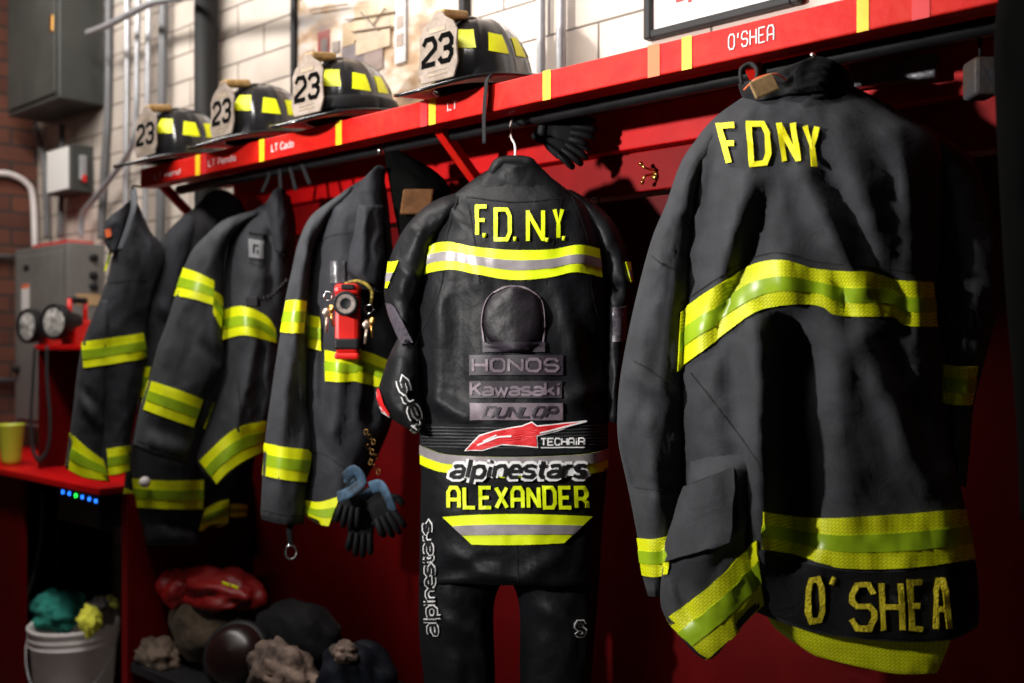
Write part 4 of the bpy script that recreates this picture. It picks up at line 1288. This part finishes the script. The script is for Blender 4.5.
# =============================================== SECOND COAT FROM LEFT
g = Garment('turnout_coat', Plane(215, 2.80, 6), 'charcoal turnout coat with a square grey letter patch on its chest', 'coat', (276, 190), 'turnout coats on the rack')
g.piece('body', [(250, 212), (232, 232), (225, 270), (222, 320), (224, 365), (218, 395), (208, 425), (197, 455), (198, 466)],
        [(290, 196), (296, 225), (293, 270), (286, 310), (283, 350), (277, 400), (268, 430), (264, 452)],
        [(250, 212), (266, 204), (276, 190), (290, 196)], [(198, 466), (216, 485), (240, 466), (264, 452)],
        M_coat, front=.09, back=.04, ns=34, nt=56, nz=.006, cap=.18,
        folds=[(255, 345, 235, 430, 6, .012), (240, 350, 225, 410, 5, -.012), (262, 350, 258, 420, 5, -.008), (268, 205, 272, 300, 5, -.010), (236, 400, 240, 440, 4, .008), (245, 300, 250, 345, 8, .01)])
g.piece('sleeve', [(256, 210), (240, 214), (222, 221), (205, 236), (193, 249), (183, 270), (175, 296), (167, 322), (158, 346), (151, 372), (146, 390), (139, 412), (133, 446)],
        [(258, 216), (243, 226), (232, 237), (226, 250), (224, 270), (223, 290), (223, 315), (224, 340), (224, 366), (214, 388), (204, 405), (197, 435), (187, 464)],
        None, [(133, 446), (155, 456), (187, 464)], M_coat, front=.07, back=.04, dz=-.03, ns=26, nt=60, nz=.006,
        folds=[(215, 300, 222, 350, 6, .010), (205, 345, 220, 360, 5, -.010), (180, 300, 165, 360, 8, .008), (150, 425, 190, 440, 6, -.008), (145, 440, 185, 452, 5, .007), (205, 240, 222, 262, 5, -.006), (195, 310, 185, 380, 6, -.006)])
g.piece('collar', [(266, 203), (268, 222), (272, 250)], [(286, 190), (290, 220), (288, 255)], [(266, 203), (276, 188), (286, 190)], None, M_coat2, front=.04, back=.02, dz=-.045, cap=0, nz=.005, nt=20)
yb_ = (M_yelp, M_grn)
g.band('sleeve_band', [(184, 268), (199, 273), (214, 281)], [(175, 296), (194, 299), (213, 305)], yb_)
g.band('sleeve_band', [(214, 291), (219, 294), (223, 297)], [(213, 312), (218, 323), (221, 329)], yb_)
g.band('chest_band', [(225, 310), (243, 306), (266, 316), (275, 329)], [(222, 340), (243, 335), (262, 339), (276, 343)], yb_)
g.band('cuff_band', [(148, 380), (176, 389), (203, 399.5)], [(140, 408), (167, 418), (193, 427)], yb_)
g.band('hem_band', [(200, 461), (220, 441), (239, 427), (266, 421)], [(217, 484), (228, 472), (245, 460), (264, 451)], yb_)
g.patch('letter_patch', [(249, 239), (263, 241), (263, 259), (249, 257)], mat('grey_patch', (.13, .13, .14), rough=.6), .006)
g.lines('patch_letter', [[(254, 245), (254, 253)], [(254, 245), (259, 246)], [(258, 250), (258, 254)]], 1.4, M_blkp, .009)
g.patch('pocket_flap', [(249, 226), (265, 228), (265, 235), (249, 233)], M_coat2, .010, th=.008)
g.stitch('stitching', [[(205, 398), (196, 432)], [(238, 380), (241, 425)], [(137, 440), (160, 450), (186, 457)], [(249, 262), (263, 265), (262, 236)]], 1.0)
g.band('cuff_tab', [(213, 402), (214, 402), (215, 403)], [(203, 428), (204, 429), (205, 429)], yb_)
# radio microphone lead
zz = 2.66
mc = thing('radio_microphone', at_z(252, 300, zz), 'black radio microphone on a coiled cord across the letter-patch coat', 'microphone')
bx(253, 302, 13, 11, .03, zz).build('mic_body', M_blkp, mc, bev=.004)
mpts = [at_z(258, 300, zz), at_z(270, 297, zz), at_z(280, 288, zz), at_z(288, 280, zz + .02)]
sp = smooth_pts(mpts, 12)
MB().tube([p + (UP * math.cos(i * 1.7) + F * math.sin(i * 1.7)) * .006 for i, p in enumerate(sp)], .003, 6).build('mic_cord', M_blkp, mc, smooth=True)

# ========================= BLACK COAT BETWEEN (partly hidden behind)
g = Garment('turnout_coat', Plane(190, 3.02, 6), 'black turnout coat squeezed behind the letter-patch coat, only back edge and hem showing', 'coat', (215, 195), 'turnout coats on the rack')
g.piece('body', [(198, 205), (172, 228), (160, 262), (152, 300), (146, 345), (140, 400), (130, 450), (124, 488), (130, 520)],
        [(240, 200), (252, 230), (258, 300), (258, 380), (256, 440), (250, 500), (246, 520)],
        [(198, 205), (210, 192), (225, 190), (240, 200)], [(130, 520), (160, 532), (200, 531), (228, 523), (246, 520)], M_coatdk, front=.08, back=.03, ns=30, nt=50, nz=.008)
g.piece('sleeve', [(186, 213), (162, 240), (150, 285), (143, 315), (146, 340), (141, 370), (139, 400), (132, 450), (133, 480), (136, 508), (143, 530), (146, 545)],
        [(200, 220), (190, 260), (185, 300), (185, 340), (190, 380), (200, 420), (206, 445), (205, 480), (203, 510), (200, 546)],
        None, None, M_coat2, front=.07, back=.03, dz=-.04, ns=26, nt=56, nz=.007, folds=[(150, 300, 180, 320, 6, .01), (145, 520, 198, 528, 5, -.008), (150, 535, 195, 540, 5, .007)])
g.band('cuff_band', [(133, 478.5), (168, 481), (204, 480)], [(136, 507), (168, 509), (203, 509)], yb_)
g.band('sleeve_band', [(144, 367), (148, 367), (151, 367)], [(139, 396), (142, 397), (145, 398)], yb_)
g.band('hem_band', [(124, 488), (129, 490), (133, 492)], [(126, 515), (131, 520), (136, 524)], yb_)
g.band('hem_band', [(205, 509), (216, 503), (229, 499)], [(199, 531), (214, 528), (228, 523)], yb_)
g.band('hem_band', [(230, 504), (238, 504), (247, 505)], [(230, 517), (238, 517), (246, 516)], yb_)
c0 = g.hit(148, 481)[0] - F * .02
tag1(MB().lathe([(.003, 0), (.017, .004), (.013, .016), (.004, .02)], c0, tuple(-F), 12).build('cord_toggle', M_white, smooth=True), 'small pale toggle on the cuff band of the squeezed black coat', 'toggle')

# ==================================================== LEFTMOST COAT
g = Garment('turnout_coat', Plane(115, 2.93, 2), 'dark turnout coat hanging by a strap at the far left end of the shelf', 'coat', (134, 190), 'turnout coats on the rack')
g.piece('body', [(128, 203), (120, 232), (112, 257), (106, 283), (97, 306), (86, 334), (82, 344), (77, 375), (74, 410), (80, 440), (100, 470)],
        [(139, 206), (151, 232), (162, 244), (166, 262), (158, 290), (149, 320), (147, 354), (140, 394), (132, 430), (129, 470)],
        [(128, 203), (134, 198), (139, 206)], [(100, 470), (112, 476), (129, 471)], M_coat2, front=.08, back=.03, ns=30, nt=56, nz=.007,
        folds=[(140, 240, 148, 310, 6, -.012), (130, 230, 125, 300, 6, .008), (110, 380, 104, 450, 6, -.010), (90, 370, 100, 400, 6, .01)])
g.piece('sleeve', [(100, 300), (85, 336), (78, 370), (73, 410), (70, 433), (65, 468)], [(112, 300), (112, 340), (110, 380), (106, 420), (105, 460), (110, 482)], None, [(65, 468), (84, 478), (110, 482)],
        M_coat2, front=.05, back=.02, dz=-.045, ns=22, nt=40, nz=.006, folds=[(80, 400, 100, 425, 5, .01), (78, 385, 98, 405, 4, -.008)])
g.piece('hood', [(121, 208), (110, 216), (104, 226), (104, 240), (110, 252)], [(130, 200), (130, 212), (127, 226), (122, 240), (116, 254)], None, None, M_coat2, front=.03, back=.02, dz=-.03, cap=0, nz=.006, nt=20)
g.band('chest_band', [(82, 342), (110, 338), (143, 333)], [(84, 368), (112, 364), (147, 358)], yb_)
g.band('cuff_band', [(70, 433), (86, 447), (104, 461)], [(65, 467), (84, 477), (109, 481)], yb_)
g.band('hem_band', [(107, 449), (118, 447), (130, 446)], [(109, 475), (118, 474), (130, 470)], yb_)
g.band('collar_band', [(110, 249), (111, 249), (113, 249)], [(104, 270), (105, 271), (106, 271)], yb_)
MB().tube(smooth_pts([at_z(133, 190, 2.93), at_z(134, 206, 2.86), at_z(128, 228, 2.84), at_z(120, 250, 2.83)], 6), .011, 10, flat=tuple(F)).build('hanging_strap', mat('grey_webbing', (.05, .055, .065), rough=.8), g.root, smooth=True)
g.patch('orange_flash', [(106, 230), (111, 228), (112, 236), (107, 238)], M_orange, .006)
g.stitch('stitching', [[(108, 283), (128, 281), (146, 281)]], 1.0)
# hook holding it at the shelf end
he = Vector((XE - .001, Y_SHELF + .02, hs(.505)))
MB().tube(smooth_pts([he, he + Vector((-.03, 0, 0)), at_z(133, 186, 2.95), at_z(133, 192, 2.93)], 5), .004, 8).build('end_hook', M_blk, rack, smooth=True)

# ============================ dark garment between torch coat and suit
g = Garment('work_jacket', Plane(418, 2.42, -4), 'black jacket hanging in the shadow between the torch coat and racing suit', 'jacket', (384, 152))
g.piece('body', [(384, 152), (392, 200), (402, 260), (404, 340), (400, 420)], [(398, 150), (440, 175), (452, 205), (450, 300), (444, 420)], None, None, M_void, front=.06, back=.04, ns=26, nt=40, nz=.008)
g.band('waist_band', [(402, 446), (410, 448), (420, 448)], [(402, 475), (410, 477), (420, 477)], yb_) if False else None
c0 = at_z(380, 151, Y_BAR / ray(380, 0).y - .03)
MB().lathe([(.001, -.009), (.008, -.006), (.010, 0), (.008, .006), (.001, .009)], c0, tuple(-F), 14).build('rail_knob', M_chrome, rack, smooth=True)
cb = at_z(417, 202, 2.36)
tag1(MB().obox(cb, R * .036, UP * .030 + R * .004, F * .008).build('wooden_block', mat('brown_wood', (.10, .045, .018), spec=.1, rough=.8, var=.4, vscale=20), bev=.004), 'brown wooden block in the shadow left of the racing suit shoulder', 'block')

# black gloves beyond the hanger
for i, (px, py, an, lab_) in enumerate(((553, 126, 10, 'black glove clipped to the rail, upper of the pair right of the white hanger hook'), (548, 138, 35, 'black glove clipped to the rail, lower of the pair right of the white hanger hook'))):
    glove(px + 5, py + 1, 2.17 + .02 * i, .078, an, lab_, M_glv)
# straps and clips on the rail above the letter-patch coat
for i, (a, b, c, d) in enumerate(((279, 172, 281, 196), (290, 170, 296, 190), (302, 166, 310, 184), (268, 176, 262, 192))):
    z = Y_BAR / ray(a, 0).y - .02
    o = MB().tube(smooth_pts([at_z(a, b - 6, z), at_z(a + 1, b, z - .01), at_z(c, d, z - .02)], 5), .006, 8, flat=tuple(F)).build('rail_strap', M_blkc, smooth=True)
    tag1(o, ['black strap hooked on the rail directly above the letter-patch coat collar', 'black strap second along the rail, right of the letter-patch coat collar', 'black strap slanting down at the right of the rail straps', 'black strap at the left of the rail straps'][i], 'strap', 'short straps on the rail')

# ========================================================= RIGHT EDGE
pl = at_y(982, 79, 1.70)
pw = thing('hanging_block', pl, 'worn grey taped block hanging from a thin rod at the far right', 'block')
zc_ = (pl - CAM).dot(F)
bx(981, 79, 25, 38, .05, zc_).build('taped_block', mat('grey_duct_tape', (.06, .065, .075), rough=.5, vscale=20, col2=(.09, .06, .04), bump=.3, bscale=40), pw, bev=.006)
MB().tube([at_z(980, 61, zc_), (at_z(980, 61, zc_).x, at_z(980, 61, zc_).y, hs(.530))], .003, 8).build('rod', M_blk, pw, smooth=True)
# grey wrapped plank on the back rail
a = at_y(850, 77, 1.775); b = at_y(938, 66, 1.775)
tag1(MB().obox((a + b) / 2, (b - a) / 2, Vector((0, .012, 0)), Vector((0, 0, .022))).build('wrapped_plank', mat('grey_plastic_wrap', (.12, .125, .14), rough=.4, vscale=30, col2=(.035, .035, .04), bump=.4, bscale=40), bev=.004), 'grey plastic wrapped plank against the red back rail behind the nearest coat', 'plank')
g = Garment('work_jacket', Plane(1030, 1.36, -25), 'added black jacket filling the dark right edge of the view', 'jacket', (1030, -10))  # invented jacket, its black stands in for the deep shade here
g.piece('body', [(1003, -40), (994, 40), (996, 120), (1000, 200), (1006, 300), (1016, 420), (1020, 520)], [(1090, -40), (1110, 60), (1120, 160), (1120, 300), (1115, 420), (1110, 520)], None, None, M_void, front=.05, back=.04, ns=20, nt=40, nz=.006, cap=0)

# ======================================================== LOWER LEFT
ys = 1.43
hsf = hs(-.43)
ls = thing('wall_shelf', (-3.6, ys, hsf), 'low red shelf along the left wall under the grey cabinet', 'shelf')
MB().box(XL + .01, X_at(99, ys), ys, Y_WALL - .002, hsf - .022, hsf).build('shelf_board', M_red, ls, bev=.003)
MB().box(XL + .02, X_at(36, ys + .1), ys + .05, ys + .07, .141, hsf - .023).build('front_panel', M_redshade, ls, bev=.002)
MB().box(XL + .02, X_at(98, ys + .4), 1.86, 1.88, .141, hsf - .023).build('back_panel', M_blkp, ls)  # black board puts the dark recess under the shelf into its colour
# cup
yc = 1.50
cx_ = X_at(11, yc)
cz = hsf + .001
cup = thing('plastic_cup', (cx_, yc, cz), 'lime green plastic cup on the low red shelf', 'cup')
MB().lathe([(.030, 0), (.034, .02), (.046, .145), (.048, .15), (.044, .148), (.031, .01), (.001, .008)], (cx_, yc, cz), (0, 0, 1), 32).build('cup_body', mat('lime_plastic', (.50, .55, .04), rough=.4), cup, smooth=True)
# lantern stand: red riser box with two lanterns on it
yl = 1.52
xa, xb2 = X_at(34, yl), X_at(86, yl)
top = h_at(50, 345, yl)
rs = thing('lantern_stand', ((xa + xb2) / 2, yl, hsf), 'narrow red riser box standing on the low shelf under the lanterns', 'stand')
MB().box(xa, xb2, yl, yl + .2, top - .018, top).build('stand_top', M_red, rs, bev=.003)
MB().box(xa + .01, xa + .03, yl + .01, yl + .19, hsf, top - .0185).build('stand_side', M_redshade, rs, bev=.002)
MB().box(xb2 - .03, xb2 - .01, yl + .01, yl + .19, hsf, top - .0185).build('stand_side', M_redshade, rs, bev=.002)
MB().box(xa + .031, xb2 - .031, yl + .17, yl + .19, hsf, top - .0185).build('stand_back', M_redshade, rs, bev=.002)
def lantern(px, py, y, label, tilt, rb):
    c = at_y(px, py, y)
    t = thing('hand_lantern', Vector((c.x, c.y + .05, top)), label, 'lantern', 'lanterns on the riser')
    ax = Vector((math.sin(tilt) , -math.cos(tilt), 0.02)).normalized()
    MB().lathe([(.034, -.08), (.040, -.04), (.062, -.01), (.064, .02), (.060, .026), (.052, .018)], c, ax, 30).build('lantern_head', M_blkp, t, smooth=True)
    MB().lathe([(.001, .0255), (.030, .0235), (.0515, .0185)], c, ax, 26, cap=False).build('lantern_lens', M_lens, t, smooth=True)
    b = c - ax * .085
    bt = MB().obox((b.x, b.y, (top + c.z) / 2 - .003), Vector((-ax.y, ax.x, 0)) * .034, ax * .045, (0, 0, (c.z - top) / 2 + .012))
    bt.build('lantern_body', M_redpl, t, bev=.008)
    hh = c.z + .03
    if rb:
        for s_ in (-1, 1):
            e = b + ax * .035 * s_
            MB().tube([(e.x, e.y, c.z - .0), (e.x, e.y, hh + .055)], .009, 10).build('handle_post', M_redpl, t, smooth=True)
        MB().tube([tuple(b + ax * .035 + UP * (hh + .05 - b.z)), tuple(b - ax * .035 + UP * (hh + .05 - b.z))], .012, 12).build('handle_grip', M_blkp, t, smooth=True)
    return t
lantern(58, 322, 1.55, 'red hand lantern with black carry handle, right of the two on the riser', .30, True)
lantern(32, 326, 1.56, 'darker hand lantern at the left end of the red riser', .15, False)
# strap loop hanging
q = lambda a, b: at_y(a, b, yl - .012)
tag1(MB().tube(smooth_pts([q(47, 346), q(47, 380), q(50, 420), q(48, 448), q(40, 460), q(33, 450), q(31, 420), q(33, 380), q(35, 347)], 6), .012, 10, flat=(0, 1, 0)).build('carry_strap', M_blkc, smooth=True), 'black webbing strap looping down from the hand lanterns', 'strap')
# device with indicator lamps under the shelf
yd = 1.50
x0d, x1d = X_at(58, yd), X_at(99, yd)
zt_ = hsf - .023
dv = thing('network_device', ((x0d + x1d) / 2, yd, zt_ - .12), 'black electronic unit with blue and green lamps under the low shelf', 'electronic unit')
MB().box(x0d, x1d, yd, yd + .25, zt_ - .13, zt_).build('casing', M_blkp, dv, bev=.004)
for i, (px, py) in enumerate(((63, 492), (69.5, 493.5), (76, 495.5), (82.5, 497), (89.5, 499), (96, 501))):
    c = at_y(px, py, yd - .001)
    MB().lathe([(.006, 0), (.006, .002)], c, (0, -1, 0), 12).build('green_lamp' if i == 2 else 'blue_lamp', mat('lamp_green' if i == 2 else 'lamp_blue', (.02, 1, .08) if i == 2 else (.02, .18, 1), emit=4), dv)
tag1(MB().tube(smooth_pts([at_y(42, 492, 1.6), at_y(40, 540, 1.6), at_y(32, 580, 1.58), at_y(22, 610, 1.56), at_y(16, 640, 1.56)], 6), .006, 8).build('power_cable', M_dsteel, smooth=True), 'grey cable drooping below the low shelf at left', 'cable')
tag1(MB().tube(smooth_pts([at_y(60, 505, 1.62), at_y(56, 550, 1.62), at_y(60, 590, 1.62), at_y(58, 615, 1.62)], 6), .006, 8).build('power_cable', M_blkp, smooth=True), 'black cable hanging behind the white bucket', 'cable')
# bucket
yk = 1.60
bc = at_y(74, 640, yk)
bz = .1405
bk = thing('bucket', (bc.x, yk, bz), 'white plastic bucket full of teal and yellow cloths on the plinth', 'bucket')
zr = h_at(74, 622, yk)
hb = zr - bz
MB().lathe([(.118, 0), (.122, .01), (.142, hb * .80), (.148, hb * .80), (.148, hb * .815), (.143, hb * .82), (.144, hb * .875), (.150, hb * .875), (.150, hb * .89), (.145, hb * .895), (.146, hb * .945), (.153, hb * .95), (.153, hb * .99), (.150, hb), (.145, hb * .985), (.138, hb * .8), (.118, .02), (.001, .015)], (bc.x, yk, bz), (0, 0, 1), 48).build('bucket_body', M_white, bk, smooth=True)
e0 = Vector((bc.x, yk, bz))
d1 = Vector((math.cos(.85), math.sin(.85), 0))
sdv = Vector((d1.y, -d1.x, 0))
hp = [e0 + d1 * (-.155 * math.cos(a)) + sdv * (.155 * math.sin(a)) + UP * (hb * .9 - .20 * math.sin(a)) for a in [PI * i / 14 for i in range(15)]]
MB().tube(hp, .0022, 8).build('wire_handle', M_steel, bk, smooth=True)
MB().tube(hp[6:9], .010, 10).build('handle_grip', M_white, bk, smooth=True)
def crumple(name, c, r, m, label, cat, seed, sq=(1, 1, 1), amp=.35, fr=3.0, sub=4, root=True, parent=None):
    bm = bmesh.new()
    bmesh.ops.create_icosphere(bm, subdivisions=sub, radius=1)
    for v in bm.verts:
        p = v.co.copy()
        k = 1 + amp * (abs(noise.noise(p * fr * .5 + Vector((seed, 0, 0)))) * 1.4 - .3) + amp * .55 * (1 - 2 * abs(noise.noise(p * fr * 1.4 + Vector((0, seed, 3))))) * .6
        v.co = Vector((p.x * sq[0], p.y * sq[1], p.z * sq[2])) * r * k
    me = bpy.data.meshes.new(name)
    bm.to_mesh(me)
    bm.free()
    for p in me.polygons:
        p.use_smooth = True
    me.materials.append(m)
    o = bpy.data.objects.new(name, me)
    COL.objects.link(o)
    o.location = c
    if parent:
        o.parent = parent
        o.matrix_parent_inverse = world_of(parent).inverted()
    else:
        props(o, label, cat)
    return o
crumple('teal_cloth', at_y(60, 611, yk) , .088, mat('teal_microfibre', (.02, .24, .19), rough=.9, var=.3, vscale=40, bump=.5, bscale=90), 'crumpled teal cloth heaped in the white bucket', 'cloth', 3, (1.1, .9, .75), .45, 3.4)
crumple('yellow_cloth', at_y(90, 620, yk - .06), .038, mat('yellow_microfibre', (.62, .62, .05), rough=.9, var=.2, vscale=40), 'yellow cloth poking over the rim of the bucket', 'cloth', 8, (1.2, .8, 1.1), .5, 3)
crumple('grey_cloth', at_y(100, 612, yk + .02), .055, mat('grey_microfibre', (.16, .15, .15), rough=.9, var=.4, vscale=30), 'grey and olive cloth at the right of the bucket', 'cloth', 12, (1, .9, .8), .5, 3)
crumple('olive_cloth', at_y(108, 604, yk + .05), .040, mat('olive_cloth', (.22, .23, .03), rough=.9, var=.4, vscale=30), 'olive yellow cloth behind the grey one in the bucket', 'cloth', 17, (1.3, .7, .7), .5, 3)
# red shoe-like bag at lower-left corner
crumple('red_bag', Vector((X_at(4, 1.22), 1.22, .095)), .13, mat('dim_red_nylon', (.25, .01, .01), rough=.6, var=.4), 'dim red bag on the floor at the lower left corner', 'bag', 21, (1.2, .8, .65), .3, 2)

# ------------------------------------------------ gear pile on the bench
def on_bench(px, y):
    return X_at(px, y)
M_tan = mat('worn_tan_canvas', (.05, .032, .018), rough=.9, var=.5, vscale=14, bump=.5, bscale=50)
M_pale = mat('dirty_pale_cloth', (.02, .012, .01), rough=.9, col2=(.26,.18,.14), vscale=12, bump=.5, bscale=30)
M_rednyl = mat('red_nylon', (.20, .003, .003), rough=.5, var=.3, vscale=8)
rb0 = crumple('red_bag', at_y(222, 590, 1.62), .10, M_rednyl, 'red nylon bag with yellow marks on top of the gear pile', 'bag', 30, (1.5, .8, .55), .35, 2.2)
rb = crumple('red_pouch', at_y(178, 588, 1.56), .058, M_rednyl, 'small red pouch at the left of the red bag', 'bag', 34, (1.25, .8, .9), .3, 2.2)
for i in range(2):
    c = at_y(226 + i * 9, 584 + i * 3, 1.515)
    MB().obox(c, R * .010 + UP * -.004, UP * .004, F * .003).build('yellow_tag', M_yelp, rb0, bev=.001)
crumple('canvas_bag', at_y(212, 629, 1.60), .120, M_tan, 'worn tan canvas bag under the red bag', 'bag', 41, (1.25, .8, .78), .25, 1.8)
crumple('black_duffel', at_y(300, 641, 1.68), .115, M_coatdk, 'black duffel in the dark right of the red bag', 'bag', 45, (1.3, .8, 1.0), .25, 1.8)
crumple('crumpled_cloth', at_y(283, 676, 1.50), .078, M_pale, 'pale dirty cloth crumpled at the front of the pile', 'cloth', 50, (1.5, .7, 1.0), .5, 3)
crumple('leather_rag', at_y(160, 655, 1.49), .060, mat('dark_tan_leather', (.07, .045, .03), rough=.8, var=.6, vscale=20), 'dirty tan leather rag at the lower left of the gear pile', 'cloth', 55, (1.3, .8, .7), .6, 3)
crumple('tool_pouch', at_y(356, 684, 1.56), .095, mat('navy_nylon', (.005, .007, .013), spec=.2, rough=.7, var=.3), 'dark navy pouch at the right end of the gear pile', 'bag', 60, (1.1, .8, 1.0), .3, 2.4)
crumple('small_rag', at_y(345, 652, 1.49), .028, M_pale, 'small pale rag on the navy pouch', 'cloth', 63, (1.2, .8, .8), .5, 3)
# mask with dark visor
c = at_y(236, 655, 1.48)
mk = thing('face_mask', c, 'black breathing mask with a dark oval visor lying in the pile', 'mask')
axm = (-F + UP * .5 - R * .2).normalized()
MB().lathe([(.082, -.06), (.095, -.02), (.092, .004), (.082, .012)], c, axm, 32).build('mask_rim', M_blkp, mk, smooth=True)
MB().lathe([(.083, .006), (.07, .030), (.045, .045), (.001, .052)], c, axm, 32, cap=False).build('visor', mat('smoked_visor', (.012, .004, .004), rough=.3, spec=.4), mk, smooth=True)
MB().lathe([(.03, 0), (.032, .03), (.02, .04)], c - UP * .06 + axm * .01, axm, 20).build('valve', M_dsteel, mk, smooth=True)

# ================================================================ LIGHTS
def area(name, loc, target, sx, sy, power, col=(1, .95, .9), spread=180):
    l = bpy.data.lights.new(name, 'AREA')
    l.shape = 'RECTANGLE'
    l.size = sx
    l.size_y = sy
    l.energy = power
    l.color = col
    l.spread = math.radians(spread)
    o = bpy.data.objects.new(name, l)
    COL.objects.link(o)
    o.location = loc
    d = (Vector(target) - Vector(loc))
    o.rotation_euler = d.to_track_quat('-Z', 'Y').to_euler()
    return o
def spot(name, loc, target, ang, blend, power, size=.1, col=(1, .96, .92)):
    l = bpy.data.lights.new(name, 'SPOT')
    l.spot_size = math.radians(ang)
    l.spot_blend = blend
    l.energy = power
    l.shadow_soft_size = size
    l.color = col
    o = bpy.data.objects.new(name, l)
    COL.objects.link(o)
    o.location = loc
    o.rotation_euler = (Vector(target) - Vector(loc)).to_track_quat('-Z', 'Y').to_euler()
    return o
area('ceiling_light', (-2.5, .75, 3.2), (-2.4, 1.9, 1.9), 3.0, .25, 80)
spot('bucket_fill_light', (-2.75, -.7, 1.35), (-3.0, 1.6, .42), 24, 1, 75, .1)  # unseen fill, added to brighten the bucket
spot('spot_light', (-2.05, -.85, 2.03), (-1.4, 1.7, 1.86), 60, 1, 450, .07)
w = bpy.data.worlds.new('world')
SC.world = w
w.use_nodes = True
w.node_tree.nodes['Background'].inputs[0].default_value = (.7, .75, .85, 1)
w.node_tree.nodes['Background'].inputs[1].default_value = .02

SC.view_settings.view_transform = 'Standard'
SC.view_settings.look = 'None'
SC.view_settings.exposure = 0
SC.view_settings.gamma = 1
SC.view_settings.use_curve_mapping = False
